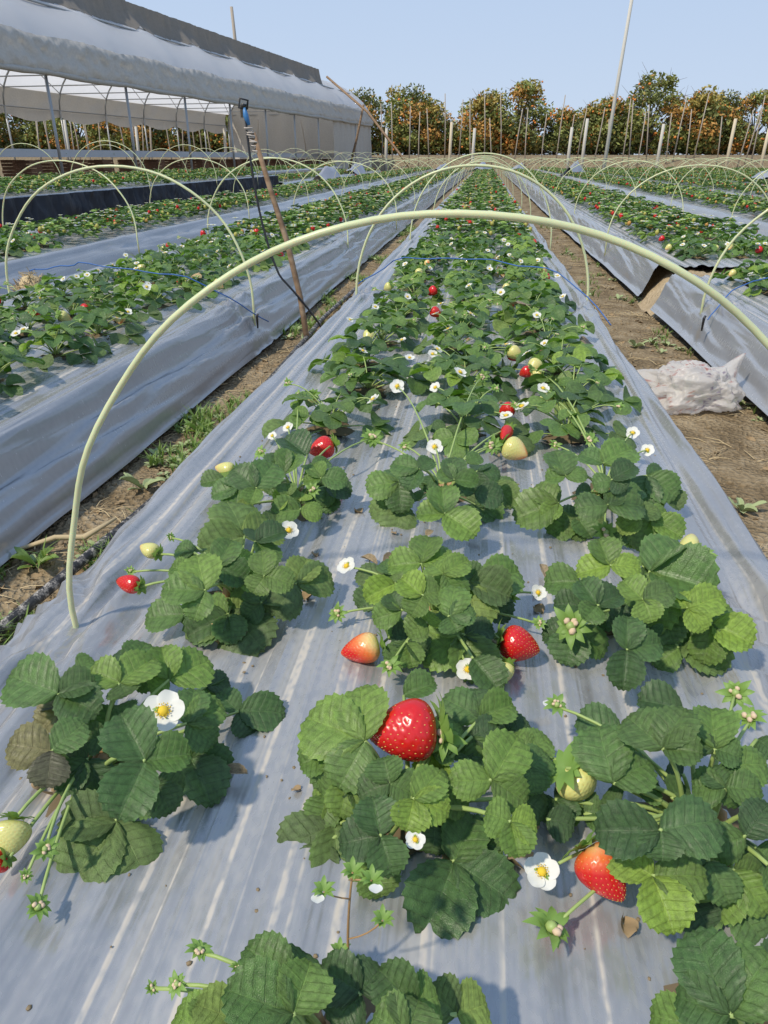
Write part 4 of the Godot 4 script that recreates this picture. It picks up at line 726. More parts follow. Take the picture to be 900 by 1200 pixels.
func film_h(u: float, v: float) -> float:
	var n := 1024
	var x := fposmod(u, 1.0) * n
	var y := fposmod(v, 1.0) * n
	var i := int(x) % n
	var j := int(y) % n
	var fx := x - floorf(x)
	var fy := y - floorf(y)
	var a := lerpf(mulch_height.get_pixel(i, j).r, mulch_height.get_pixel((i + 1) % n, j).r, fx)
	var b := lerpf(mulch_height.get_pixel(i, (j + 1) % n).r, mulch_height.get_pixel((i + 1) % n, (j + 1) % n).r, fx)
	return lerpf(a, b, fy) - 0.5

func bed_sheet(cx: float, ht: float, hl: float, hr: float, z0: float, z1: float, h: float, feet: Array, voff: float, fine: float, skew := 0.0, hem := 0.0) -> ArrayMesh:
	var cols := 150 if fine < 0.05 else 40
	var zs := PackedFloat32Array()
	var z := z0
	var s := fine
	while z > z1 + s * 0.6:
		zs.append(z)
		if z < -2.5: s = maxf(fine, minf(0.6, -z * 0.012))
		z -= s
	zs.append(z1)
	var st := start()
	for zz in zs:
		for j in cols + 1:
			var q := float(j) / cols * 2.0 - 1.0
			var hb := hl if q < 0 else hr
			var x := signf(q) * (absf(q) * 2.0 * ht * 0.9 if absf(q) < 0.5 else lerpf(ht * 0.9, hb, absf(q) * 2.0 - 1.0))
			var drift := nz.get_noise_2d(zz * 9.0, cx * 50.0) * 0.018 * smoothstep(ht * 0.6, hl, absf(x))
			var u := 0.5 + x / 1.30
			var v := zz / 2.6 + voff
			var slope := smoothstep(ht * 0.85, ht * 1.15, absf(x))
			var y := bed_profile(x, ht, hl, hr, h) + film_h(u, v) * (0.018 + 0.018 * slope)
			y += nz.get_noise_2d(x * 60.0, zz * 26.0) * 0.006
			y += (0.35 - absf(nz.get_noise_2d(x * 620.0 + 40.0 + zz * 24.0, zz * 7.0))) * 0.052 * slope * smoothstep(1.0, 0.85, absf(q))
			y += (0.35 - absf(nz.get_noise_2d(x * 1500.0 + 90.0 - zz * 40.0, zz * 9.0))) * 0.014 * slope
			for f in feet:
				var dx: float = x + cx - f.x
				var dz: float = zz - f.y
				var d := sqrt(dx * dx + dz * dz)
				if d < 0.6 and d > 0.004:
					y += sin(atan2(dz, dx) * 14.0 + nz.get_noise_2d(d * 60.0, f.y * 70.0) * 5.0) * 0.016 * smoothstep(0.0, 0.1, d) * exp(-d * 5.0) * smoothstep(ht * 0.7, ht, absf(x))
			y = maxf(y, hem + 0.002 + 0.006 * absf(sin(zz * 3.1 + cx)))
			st.set_uv(Vector2(u, v))
			st.add_vertex(Vector3(cx + x + drift + skew * x * 0.0, y, zz + skew * absf(x)))
	for i in zs.size() - 1:
		for j in cols:
			var a := i * (cols + 1) + j
			for k in [a, a + cols + 1, a + cols + 2, a, a + cols + 2, a + 1]:
				st.add_index(k)
	st.generate_normals()
	return st.commit()

const BEDS := [
	# centre x, row centre x, half top, half base left, half base right, z near, z far, top
	[-0.04, -0.03, 0.41, 0.545, 0.50, 0.35, -37.0, 0.17],
	[-1.31, -1.30, 0.44, 0.56, 0.53, 0.4, -37.0, 0.17],
	[1.30, 1.32, 0.43, 0.53, 0.56, 0.4, -37.0, 0.17],
	[-2.75, -2.74, 0.44, 0.56, 0.56, 0.4, -37.0, 0.17],
	[2.66, 2.66, 0.44, 0.56, 0.56, 0.4, -37.0, 0.17],
	[4.02, 4.02, 0.44, 0.56, 0.56, -5.0, -37.0, 0.17],
	[5.38, 5.38, 0.44, 0.56, 0.56, -6.0, -37.0, 0.17],
	[6.74, 6.74, 0.44, 0.56, 0.56, -8.0, -37.0, 0.17],
	[8.10, 8.10, 0.44, 0.56, 0.56, -10.0, -37.0, 0.17],
	[9.46, 9.46, 0.44, 0.56, 0.56, -12.0, -37.0, 0.17],
	[10.82, 10.82, 0.44, 0.56, 0.56, -14.0, -37.0, 0.17],
	[-4.45, -4.45, 0.44, 0.50, 0.50, -4.0, -15.0, 0.33],
	[-5.85, -5.85, 0.44, 0.52, 0.52, -5.0, -30.0, 0.33],
	[-4.40, -4.40, 0.44, 0.56, 0.56, -15.3, -30.0, 0.20],
]

func build_beds() -> void:
	var where := ["wide silver grey mulch film creased lengthwise over the bed under the big hoop", "silver mulch film on the bed beside the sprinkler stake", "",
		"silver mulch film on the bed between the sprinkler stake bed and the black sided bed", "silver mulch film on the second bed past the crumpled bag",
		"silver mulch film on the third bed past the crumpled bag", "silver mulch film on the fourth bed past the crumpled bag", "silver mulch film on the fifth bed past the crumpled bag",
		"silver mulch film on the sixth bed past the crumpled bag", "silver mulch film on the seventh bed past the crumpled bag", "silver mulch film on the eighth bed past the crumpled bag", "", "pale mulch film on the raised bed next to the brick piers", "silver mulch film continuing past the black sided bed"]
	for i in BEDS.size():
		var b: Array = BEDS[i]
		var feet := []
		for hp in hoop_spots:
			if hp[0] == i:
				feet.append(Vector2(hp[1], hp[2])); feet.append(Vector2(hp[3], hp[4]))
		feet = feet.filter(func(f): return f.y > -8.0)
		if i == 2:
			var n1 := top("mulch_sheet", bed_sheet(b[0], b[2], b[3], b[4], b[5], -3.50, b[7], feet, 0.3, 0.03, 0.0, 0.02), M.mulch)
			tag(n1, "torn end of silver mulch film behind the crumpled plastic bag", "mulch film", "mulch films over the beds")
			var n2 := top("mulch_sheet", bed_sheet(b[0], b[2], b[3], b[4], -3.74, b[6], b[7], feet, 0.7, 0.03, -0.15, 0.02), M.mulch)
			tag(n2, "silver mulch film starting beyond the sandy gap in the bed", "mulch film", "mulch films over the beds")
			var st := start()
			sheet(st, 40, 56, func(u, v):
				var z: float = -3.10 - v * 1.9
				var gap: float = smoothstep(-3.40, -3.56, z) * smoothstep(-4.10, -3.80, z)
				var x: float = lerpf(-0.46 - 0.06 * gap, 0.50, u)
				var y: float = bed_profile(x, 0.34, 0.45 + 0.06 * gap, 0.48, 0.150 + 0.004 * gap) + (nz.get_noise_2d(x * 300.0, z * 300.0) * 0.022 + nz.get_noise_2d(x * 900.0, z * 900.0) * 0.014) * (0.15 + gap) - 0.010
				var end := smoothstep(0.0, 0.12, v) * smoothstep(1.0, 0.9, v)
				return Vector3(b[0] + x, y * end - 0.006, z))
			var ridge := top("soil_ridge_terrain", done(st), M.sand)
			tag(ridge, "bare sandy soil showing in the gap between two mulch films", "soil", "", "structure")
			continue
		if i == 11:
			var sides := base("mulch_sheet", Vector3.ZERO)
			part("top_film", bed_sheet(b[0], b[2], b[3] - 0.03, b[4] - 0.03, b[5], b[6], b[7], [], 0.1, 0.2), M.mulch, sides)
			var st := start()
			sheet(st, 420, 8, func(u, v):
				var z: float = lerpf(b[5], b[6], v)
				var f: float = sin(z * 14.0) * 0.008 + nz.get_noise_2d(z * 200.0, u * 40.0) * 0.06 + (0.3 - absf(nz.get_noise_2d(z * 520.0 + u * 90.0, u * 20.0))) * 0.06
				return Vector3(b[0] + 0.485 + (1.0 - u) * 0.06 + f, 0.0 + u * 0.335, z))
			part("black_skirt", done(st), M.black_film, sides)
			tag(sides, "raised strawberry bed film with a black plastic side", "mulch film", "mulch films over the beds")
			continue
		var o := top("mulch_sheet", bed_sheet(b[0], b[2], b[3], b[4], b[5], b[6], b[7], feet, 0.37 * i, 0.02 if i == 0 else (0.03 if i == 1 else 0.12)), M.mulch)
		tag(o, where[i], "mulch film", "mulch films over the beds")

# ---------------------------------------------------------------- hoops
# bed, left foot x z, right foot x z, apex height
var hoop_spots := []

func plan_hoops() -> void:
	hoop_spots.append([0, -0.425, -0.622, 0.385, -0.66, 0.598])
	hoop_spots.append([0, -0.46, -2.80, 0.39, -2.76, 0.617])
	var z := -4.9
	while z > -36:
		hoop_spots.append([0, -0.46 + rng.randf_range(-0.02, 0.02), z, 0.41 + rng.randf_range(-0.02, 0.02), z + rng.randf_range(-0.08, 0.08), rng.randf_range(0.61, 0.67)])
		z -= 2.1 + rng.randf_range(-0.15, 0.15)
	for k in [[1, -2.62, -1.78, -0.81], [2, -2.75, 0.83, 1.80], [3, -4.75, -3.25, -2.20], [4, -4.6, 2.12, 3.15], [5, -6.2, 3.5, 4.5], [6, -7.4, 4.85, 5.9], [7, -9.0, 6.2, 7.25], [8, -11.0, 7.6, 8.6], [12, -7.2, -6.4, -5.4], [11, -9.0, -4.95, -3.95]]:
		z = k[1]
		while z > -34:
			var y := 0.60 if k[0] < 9 else 0.78
			hoop_spots.append([k[0], k[2] + rng.randf_range(-0.03, 0.03), z - rng.randf_range(0.0, 0.25), k[3] + rng.randf_range(-0.03, 0.03), z, y + rng.randf_range(-0.01, 0.06)])
			z -= 2.35 + rng.randf_range(-0.2, 0.2)

func build_hoops() -> void:
	var names := {0: "bed under the big hoop", 1: "bed beside the sprinkler stake", 2: "bed behind the crumpled bag"}
	var n := 0
	for h in hoop_spots:
		var pts := []
		var foot: float = BEDS[h[0]][7] - 0.06
		var a: float = (h[3] - h[1]) * 0.5
		var c := Vector3((h[1] + h[3]) * 0.5, 0, (h[2] + h[4]) * 0.5)
		var near: bool = absf(h[2]) < 8.0
		var seg := 56 if n == 0 else (36 if near else 20)
		var rise: float = h[5] - (foot + 0.06)
		var leg := 0.06
		pts.append(Vector3(h[1], foot - 0.06, h[2]))
		var lean := rng.randf_range(-0.03, 0.03)
		for i in seg + 1:
			var t := PI - PI * i / seg
			var p := Vector3(c.x + a * signf(cos(t)) * pow(absf(cos(t)), 0.96), foot + leg + rise * pow(sin(t), 0.97), lerpf(h[2], h[4], float(i) / seg) + lean * sin(t) + 0.004 * sin(i * 0.9 + n))
			pts.append(p)
		pts.append(Vector3(h[3], foot - 0.06, h[4]))
		var st := start()
		tube(st, pts, 0.0032 if n == 0 else 0.0046, 12 if n == 0 else (8 if near else 5))
		var o := top("tunnel_hoop", done(st), M.hoop)
		var lab := "pale plastic hoop arching over a farther strawberry bed"
		var grp := "tunnel hoops over the outer beds"
		if n == 0:
			lab = "large pale green plastic hoop arching high over the widest view of mulch film"
			grp = "tunnel hoops over the middle bed"
		elif n == 1:
			lab = "second pale hoop along the bed, just behind the big one"
			grp = "tunnel hoops over the middle bed"
		elif names.has(h[0]):
			lab = "pale plastic hoop arching over the " + names[h[0]]
			grp = "tunnel hoops over the " + names[h[0]]
		tag(o, lab, "hoop", grp)
		n += 1

func film_surface(x: float, z: float) -> float:
	# height of the middle bed's film
	var b: Array = BEDS[0]
	var dx: float = x - b[0]
	return bed_profile(dx, b[2], b[3], b[4], b[7]) + film_h(0.5 + dx / 1.30, z / 2.6) * 0.018 + nz.get_noise_2d(dx * 60.0, z * 26.0) * 0.006

# ---------------------------------------------------------------- strawberry plants
var leaflets_fine := []     # unit leaflets: base at the origin, tip at z = 1, about one wide
var leaflets_mid := []
var leaflets_low := []
var leaf_whole := []        # three leaflets on a petiole, crown at the origin
var far_plants := []
var tone_names := ["leaf_mid", "leaf_dark", "leaf_light", "leaf_young", "leaf_dusty", "leaf_purple", "leaf_dry"]

func leaflet(sd: int, teeth: int, per: int, cols: int, fold: float, droop: float, curl: float, tint = null) -> ArrayMesh:
	var r := RandomNumberGenerator.new()
	r.seed = sd
	var st := start()
	var n := maxi(teeth * per, 4)
	var w1 := r.randf_range(0, TAU)
	var w2 := r.randf_range(0, TAU)
	var egg := r.randf_range(0.10, 0.28)
	var skew := r.randf_range(-0.05, 0.05)
	for i in n + 1:
		var s := float(i) / n
		var ph := PI * s
		var zm := (1.0 - cos(ph)) * 0.5
		var xm := 0.5 * pow(sin(ph), 1.06) * (1.0 - egg * cos(ph))
		var zr := maxf(0.0, zm - 0.42 * xm * (1.0 - 0.3 * s))
		for j in range(-cols, cols + 1):
			var v := absf(float(j)) / cols
			var sg := signf(j)
			var tx := xm
			var tz := zm
			if teeth > 0 and s > 0.10:
				var f := fposmod(s * teeth + 0.5, 1.0)
				var t := (f / 0.72 if f < 0.72 else (1.0 - f) / 0.28) - 0.45
				var out := Vector2(xm, zm - 0.45).normalized()
				var amp := 0.046 * smoothstep(0.10, 0.25, s) * (1.0 - 0.3 * smoothstep(0.9, 1.0, s))
				tx += out.x * t * amp
				tz += out.y * t * amp + t * amp * 0.45
			var x := sg * tx * v * (1.0 + sg * skew)
			var z := lerpf(zr, tz, pow(v, 0.92))
			var y := fold * absf(x) - droop * z * z * 0.5 + droop * 0.12 * z
			y -= curl * v * v * v * 0.16 * (0.6 + 0.4 * sin(s * 5.0 + w1))
			y += sin(s * 7.0 + w1 + sg * 1.3) * 0.018 * v * v + sin(z * 5.0 + w2) * 0.012 + nz.get_noise_3d(x * 90.0 + sd * 7.0, z * 90.0, sg * 30.0) * 0.03 * v
			if teeth > 0:
				y += pow(absf(sin(PI * s * teeth)), 0.5) * 0.014 * sin(PI * clampf(v * 0.9 + 0.06, 0, 1)) - 0.004
			if tint != null: st.set_color(tint)
			st.set_uv(Vector2(0.5 + sg * 0.5 * v, s))
			st.add_vertex(Vector3(x, y, z))
	var w := cols * 2 + 1
	for i in n:
		for j in w - 1:
			var a := i * w + j
			for k in [a, a + 1, a + w + 1, a, a + w + 1, a + w]:
				st.add_index(k)
	st.generate_normals()
	return st.commit()

func along(from: Vector3, tip: Vector3, up: Vector3, width: float) -> Transform3D:
	var d := tip - from
	var len_ := d.length()
	var z := d / len_
	var x := up.cross(z).normalized()
	var y := z.cross(x)
	return Transform3D(Basis(x * width, y * len_, z * len_), from)

func sepals(n: int, seed_: int, reach: float, lift: float) -> ArrayMesh:
	# a whorl of pointed sepals round +y
	var r := RandomNumberGenerator.new()
	r.seed = seed_
	var st := start()
	for k in n:
		var a := TAU * k / n + r.randf_range(-0.15, 0.15)
		var dir := Vector3(cos(a), 0, sin(a))
		var side := Vector3(-sin(a), 0, cos(a))
		var l := reach * r.randf_range(0.6, 1.15)
		var up := lift + r.randf_range(-0.4, 0.4)
		var c := []
		for q in 5:
			var t := q / 4.0
			var w: float = [0.16, 0.24, 0.22, 0.13, 0.0][q] * reach
			var p := dir * (0.1 * reach + l * t) + Vector3.UP * (up * l * t + 0.18 * l * sin(t * PI) - 0.10 * l * t * t)
			c.append([p - side * w + Vector3.UP * w * 0.35, p, p + side * w + Vector3.UP * w * 0.35])
		for q in 4:
			quad(st, c[q][0], c[q + 1][0], c[q + 1][1], c[q][1])
			quad(st, c[q][1], c[q + 1][1], c[q + 1][2], c[q][2])
	return done(st)

func lattice() -> Array:
	# achene places: [polar share 0..1, turn], a golden spiral
	var out := []
	var n := 210
	for k in n:
		out.append([clampf((k + 0.5) / n + 0.012 * sin(k * 12.9), 0.0, 1.0), fposmod(k * 0.381966 + 0.012 * sin(k * 7.7), 1.0)])
	return out

func berry_r(t: float) -> float:
	# radius along the axis, calyx at 0 and tip at 1
	return pow(sin(PI * pow(clampf(t, 0, 1), 0.62)), 0.62) * (1.0 - 0.10 * t)

func berry_color(ripe: float, t: float, a: float, sd: float) -> Color:
	var green := Color(0.60, 0.58, 0.20)
	var pale := Color(0.74, 0.55, 0.22)
	var pink := Color(0.72, 0.18, 0.045)
	var red := Color(0.56, 0.012, 0.012)
	var k := clampf(ripe * 1.9 - 0.42 + (t - 0.35) * (1.0 if ripe < 0.9 else 0.25) + 0.16 * sin(a * 2.0 + sd) - (0.0 if ripe > 0.5 else 0.28), 0, 1)
	if ripe >= 0.9: k = maxf(k, 0.9 - 0.2 * (1.0 - smoothstep(0.0, 0.10, t)))
	if k < 0.35: return green.lerp(pale, k / 0.35)
	if k < 0.65: return pale.lerp(pink, (k - 0.35) / 0.30)
	return pink.lerp(red, (k - 0.65) / 0.35)

func berry(ripe: float, sd: int, fine: bool) -> Array:
	# [body, achenes]; axis along -y from the calyx at the origin, length 1, radius 0.5
	var seeds := lattice()
	var rows := 44 if fine else 12
	var cols := 64 if fine else 14
	var spots := []
	for s in seeds:
		spots.append([0.06 + 0.93 * s[0], s[1] * TAU])
	var st := start()
	for i in rows + 1:
		var t := float(i) / rows
		for j in cols + 1:
			var a := TAU * j / cols
			var r := berry_r(t) * 0.5 * (1.0 + 0.05 * sin(a * 2.0 + sd) + 0.03 * sin(a * 3.0 + sd * 2.0))
			var p := Vector3(cos(a) * r, -t, sin(a) * r)
			if fine:
				var near := 9.0
				for s in spots:
					if absf(s[0] - t) < 0.09:
						var rr: float = berry_r(s[0]) * 0.5
						var q := Vector3(cos(s[1]) * rr, -s[0], sin(s[1]) * rr)
						near = minf(near, p.distance_squared_to(q))
				p *= 1.0 - 0.06 * exp(-near / 0.0009)
				p.y = -t
			st.set_color(berry_color(ripe, t, a, sd))
			st.add_vertex(p)
	for i in rows:
		for j in cols:
			var a := i * (cols + 1) + j
			for k in [a, a + 1, a + cols + 2, a, a + cols + 2, a + cols + 1]:
				st.add_index(k)
	st.generate_normals()
	var body := st.commit()
	if not fine: return [body, null]
	var s2 := start()
	for s in spots:
		var rr: float = berry_r(s[0]) * 0.5 * (1.0 + 0.05 * sin(s[1] * 2.0 + sd) + 0.03 * sin(s[1] * 3.0 + sd * 2.0)) * 0.965
		blob(s2, Vector3(cos(s[1]) * rr, -s[0], sin(s[1]) * rr), Vector3(0.009, 0.015, 0.009), 3, 5)
	return [body, done(s2)]

func petal_mesh(sd: int) -> ArrayMesh:
	var st := start()
	sheet(st, 6, 6, func(u, v):
		var x: float = (u - 0.5) * 2.0
		var w: float = 0.39 * pow(sin(PI * (0.09 + 0.77 * pow(v, 0.9))), 0.6)
		return Vector3(x * w, 0.10 * v * v + 0.05 * x * x * v + 0.02 * sin(u * 7.0 + sd), 0.12 + v * 0.62 - 0.05 * x * x * v))
	return done(st)

func flower_centre() -> ArrayMesh:
	var st := start()
	blob(st, Vector3(0, 0.07, 0), Vector3(0.20, 0.15, 0.20), 5, 10)
	for k in 22:
		var a := TAU * k / 22.0
		var r := 0.21 + 0.05 * (k % 2)
		blob(st, Vector3(cos(a) * r, 0.11 + 0.04 * (k % 3), sin(a) * r), Vector3(0.030, 0.034, 0.030), 3, 5)
	return done(st)

var mesh_sepals := []
var mesh_petals := []
var mesh_centre: ArrayMesh
var hole_mesh: ArrayMesh
var berries := {}

func facing(up: Vector3, spin: float, size: float) -> Basis:
	var y := up.normalized()
	var x := y.cross(Vector3(0.3, 0.1, 0.95)).normalized()
	var z := x.cross(y)
	return (Basis(x, y, z) * Basis(Vector3.UP, spin)).scaled(Vector3.ONE * size)

func add_flower(plant: Node3D, at: Vector3, up: Vector3, r: float, label := "") -> void:
	var f := part("flower", mesh_centre, M.pollen, plant, at)
	f.basis = facing(up, rng.randf() * TAU, r * 1.35)
	if label: f.set_meta("label", label)
	for k in 5:
		var p := part("petal", mesh_petals[(k + int(r * 1e4)) % 3], M.petal, f)
		p.basis = Basis(Vector3.UP, TAU * k / 5.0 + rng.randf_range(-0.12, 0.12)) * Basis(Vector3.RIGHT, rng.randf_range(-0.15, 0.10))
		p.position.y = 0.004 * k
	var c := part("calyx", mesh_sepals[0], M.sepal, f)
	c.position.y = -0.06
	c.scale = Vector3.ONE * 0.5

func add_spent(plant: Node3D, at: Vector3, up: Vector3, r: float) -> void:
	# a flower head past bloom: opened sepals round a green core with dried petals
	var c := part("flower_head", mesh_sepals[1 + int(r * 1e5) % 5], M.sepal, plant, at)
	c.basis = facing(up + Vector3(rng.randf_range(-0.5, 0.5), 0, rng.randf_range(-0.5, 0.5)), rng.randf() * TAU, r * rng.randf_range(0.8, 1.05))
	var st := start()
	for k in 4:
		var a := rng.randf() * TAU
		blob(st, Vector3(cos(a) * 0.28, 0.20 + rng.randf() * 0.2, sin(a) * 0.28), Vector3(0.20, 0.16, 0.17) * rng.randf_range(0.7, 1.2), 4, 6)
	part("dried_petals", done(st), M.withered, c)
	var s2 := start()
	blob(s2, Vector3(0, 0.22, 0), Vector3(0.26, 0.28, 0.26), 5, 9)
	part("core", done(s2), M.stem, c)

func add_berry(plant: Node3D, from: Vector3, tip: Vector3, r: float, ripe: float, fine: bool, label := "") -> void:
	var key := "%d %s" % [int(ripe * 20), fine]
	if not berries.has(key): berries[key] = berry(ripe, int(ripe * 20) + 1, fine)
	var d := tip - from
	var y := -d.normalized()
	var x := y.cross(Vector3(0.31, 0.2, 0.9)).normalized()
	var z := x.cross(y)
	var b := part("strawberry", berries[key][0], M.fruit, plant, from)
	b.basis = Basis(x * r * 2.0, y * d.length(), z * r * 2.0)
	if label: b.set_meta("label", label)
	if berries[key][1]:
		var a := part("achenes", berries[key][1], M.achene, b)
		a.set_meta("kind", "stuff")
	var c := part("calyx", mesh_sepals[1], M.sepal, b, Vector3(0, 0.01, 0))
	c.basis = Basis(Vector3(0.55, 0, 0), Vector3(0, 0.30, 0), Vector3(0, 0, 0.55))

func add_stalk(plant: Node3D, from: Vector3, to: Vector3, r: float, mat_: Material, called := "stalk") -> void:
	var mid := from.lerp(to, 0.5)
	mid.y = maxf(from.y, to.y) + 0.10 * from.distance_to(to)
	var st := start()
	tube(st, curve(from, mid, to, 7), [r * 1.25, r * 1.2, r * 1.1, r, r, r * 0.95, r * 0.9, r * 0.85], 6)
	part(called, done(st), mat_, plant)

func make_plant_shapes() -> void:
	for k in 8:
		leaflets_fine.append(leaflet(100 + k, 11, 5, 7, [0.22, 0.45, 0.30, 0.62, 0.14, 0.36, 0.52, 0.26][k], [0.12, 0.22, 0.35, 0.15, 0.25, 0.45, 0.08, 0.3][k], [0.3, 0.2, 0.6, 0.1, 0.7, 0.5, 0.2, 0.5][k]))
	for k in 6:
		leaflets_mid.append(leaflet(200 + k, 8, 3, 3, [0.22, 0.48, 0.32, 0.62, 0.16, 0.40][k], [0.15, 0.25, 0.35, 0.2, 0.25, 0.45][k], [0.3, 0.2, 0.5, 0.1, 0.6, 0.4][k]))
	for k in 4:
		leaflets_low.append(leaflet(300 + k, 0, 0, 1, [0.2, 0.4, 0.1, 0.3][k], [0.3, 0.5, 0.2, 0.4][k], 0.3))
	for k in 6:
		mesh_sepals.append(sepals([5, 10, 11, 9, 8, 10][k], 40 + k, [0.9, 1.0, 1.05, 0.95, 1.1, 0.9][k], [-0.1, 0.25, 0.45, 0.75, 0.15, 0.6][k]))
	for k in 3:
		mesh_petals.append(petal_mesh(k * 2))
	mesh_centre = flower_centre()
	var hs := start()
	sheet(hs, 5, 18, func(u, v):
		var a: float = u * TAU
		var q: float = v * (0.042 + 0.010 * sin(a * 3.0 + 1.0) + 0.007 * sin(a * 7.0))
		return Vector3(cos(a) * q, 0.012 - 0.010 * v + 0.003 * sin(a * 5.0 + v * 9.0), sin(a) * q))
	hole_mesh = done(hs)
	# whole leaves for the middle distance
	for k in 12:
		var r := RandomNumberGenerator.new()
		r.seed = 900 + k
		var ring := k % 3                       # 0 tall centre, 1 middle, 2 low outside
		var reach: float = [0.040, 0.080, 0.108][ring] * r.randf_range(0.85, 1.15)
		var high: float = [0.078, 0.060, 0.024][ring] * r.randf_range(0.85, 1.15)
		var hub := Vector3(0, high, reach)
		var st := start()
		var size: float = r.randf_range(0.042, 0.054) * [0.85, 1.0, 1.12][ring]
		var face := Vector3(r.randf_range(-0.3, 0.3), 1.0, [0.15, 0.30, 0.45][ring] + r.randf_range(-0.2, 0.2)).normalized()
		for q in 3:
			var a: float = [-1.45, 0.0, 1.45][q] + r.randf_range(-0.2, 0.2)
			var d := Vector3(sin(a), 0, cos(a))
			d = (d - face * d.dot(face)).normalized()
			d.y -= r.randf_range(-0.05, 0.12)
			var tip: Vector3 = hub + d * size * (1.08 if q == 1 else 0.96)
			st.append_from(leaflets_mid[(k + q * 2) % 6], 0, along(hub + d * 0.002, tip, face + Vector3(r.randf_range(-0.2, 0.2), 0, r.randf_range(-0.2, 0.2)), size * r.randf_range(0.84, 0.98)))
		var mesh := st.commit()
		var s2 := start()
		tube(s2, curve(Vector3.ZERO, Vector3(0, high * 0.8, reach * 0.25), hub, 5), [0.0022, 0.002, 0.0018, 0.0016, 0.0015, 0.0014], 5)
		mesh = done(s2, mesh)
		mesh.surface_set_material(0, M.leaf_mid1)
		mesh.surface_set_material(1, M.stem)
		leaf_whole.append(mesh)
	# whole plants for the far rows
	for k in 8:
		far_plants.append(far_plant(k))

func far_plant(k: int) -> ArrayMesh:
	var r := RandomNumberGenerator.new()
	r.seed = 70 + k
	var st := start()
	var greens := [Color(0.105, 0.195, 0.038), Color(0.072, 0.148, 0.032), Color(0.140, 0.245, 0.046), Color(0.19, 0.30, 0.05), Color(0.145, 0.205, 0.065)]
	for q in 11:
		var a := q * 2.39996 + r.randf_range(-0.3, 0.3)
		var t := (q + 0.5) / 11.0
		var reach := 0.025 + 0.092 * t + r.randf_range(-0.01, 0.02)
		var high := 0.088 - 0.062 * t * t + r.randf_range(-0.015, 0.015)
		var dir := Vector3(sin(a), 0, cos(a))
		var hub := dir * reach + Vector3.UP * high
		var face := (Vector3.UP + dir * 0.35 * t + Vector3(r.randf_range(-0.3, 0.3), 0, r.randf_range(-0.3, 0.3))).normalized()
		var col: Color = greens[r.randi() % 5] * r.randf_range(0.85, 1.2)
		for s in 3:
			var b: float = a + [-1.4, 0.0, 1.4][s]
			var d := Vector3(sin(b), 0, cos(b))
			d = (d - face * d.dot(face)).normalized()
			low_leaf(st, along(hub, hub + d * r.randf_range(0.042, 0.058), face, r.randf_range(0.040, 0.052)), col * r.randf_range(0.9, 1.1), r.randf_range(0.1, 0.4))
	for q in [3, 2, 4, 2, 3, 2, 3, 4][k]:
		var a := r.randf() * TAU
		var c := Vector3(sin(a) * 0.09, 0.078 + r.randf() * 0.03, cos(a) * 0.09)
		st.set_color(Color(0.82, 0.82, 0.78))
		for s in 5:
			var b := TAU * s / 5.0
			tri(st, c, c + Vector3(sin(b - 0.6), 0.25, cos(b - 0.6)) * 0.021, c + Vector3(sin(b + 0.6), 0.25, cos(b + 0.6)) * 0.021)
		st.set_color(Color(0.6, 0.45, 0.04))
		blob(st, c + Vector3.UP * 0.004, Vector3(0.004, 0.003, 0.004), 3, 5)
	for q in [2, 3, 1, 2, 3, 2, 3, 2][k]:
		var a := r.randf() * TAU
		var c := Vector3(sin(a) * 0.11, 0.055 + r.randf() * 0.03, cos(a) * 0.11)
		var ripe: int = [0, 1, 2, 0, 0, 1, 0, 0][(q * 3 + k) % 8]
		st.set_color([Color(0.45, 0.42, 0.10), Color(0.55, 0.30, 0.08), Color(0.55, 0.02, 0.014)][ripe])
		blob(st, c, Vector3(0.0135, 0.016, 0.0135), 5, 7)
	return done(st)

func low_leaf(st: SurfaceTool, x: Transform3D, c: Color, fold: float) -> void:
	st.set_color(c)
	var half := []
	for q in [[0.0, 0.0], [0.34, 0.30], [0.50, 0.66], [0.26, 0.95], [0.0, 1.0]]:
		half.append(q)
	for sg in [-1.0, 1.0]:
		for i in 4:
			var a := x * Vector3(0, -0.06 * half[i][1] * half[i][1], half[i][1])
			var b := x * Vector3(0, -0.06, minf(half[i + 1][1], 1.0))
			var p := x * Vector3(sg * half[i][0], fold * half[i][0], half[i][1])
			var q := x * Vector3(sg * half[i + 1][0], fold * half[i + 1][0], half[i + 1][1])
			if i > 0: tri(st, a, p, q)
			tri(st, a, q, b)

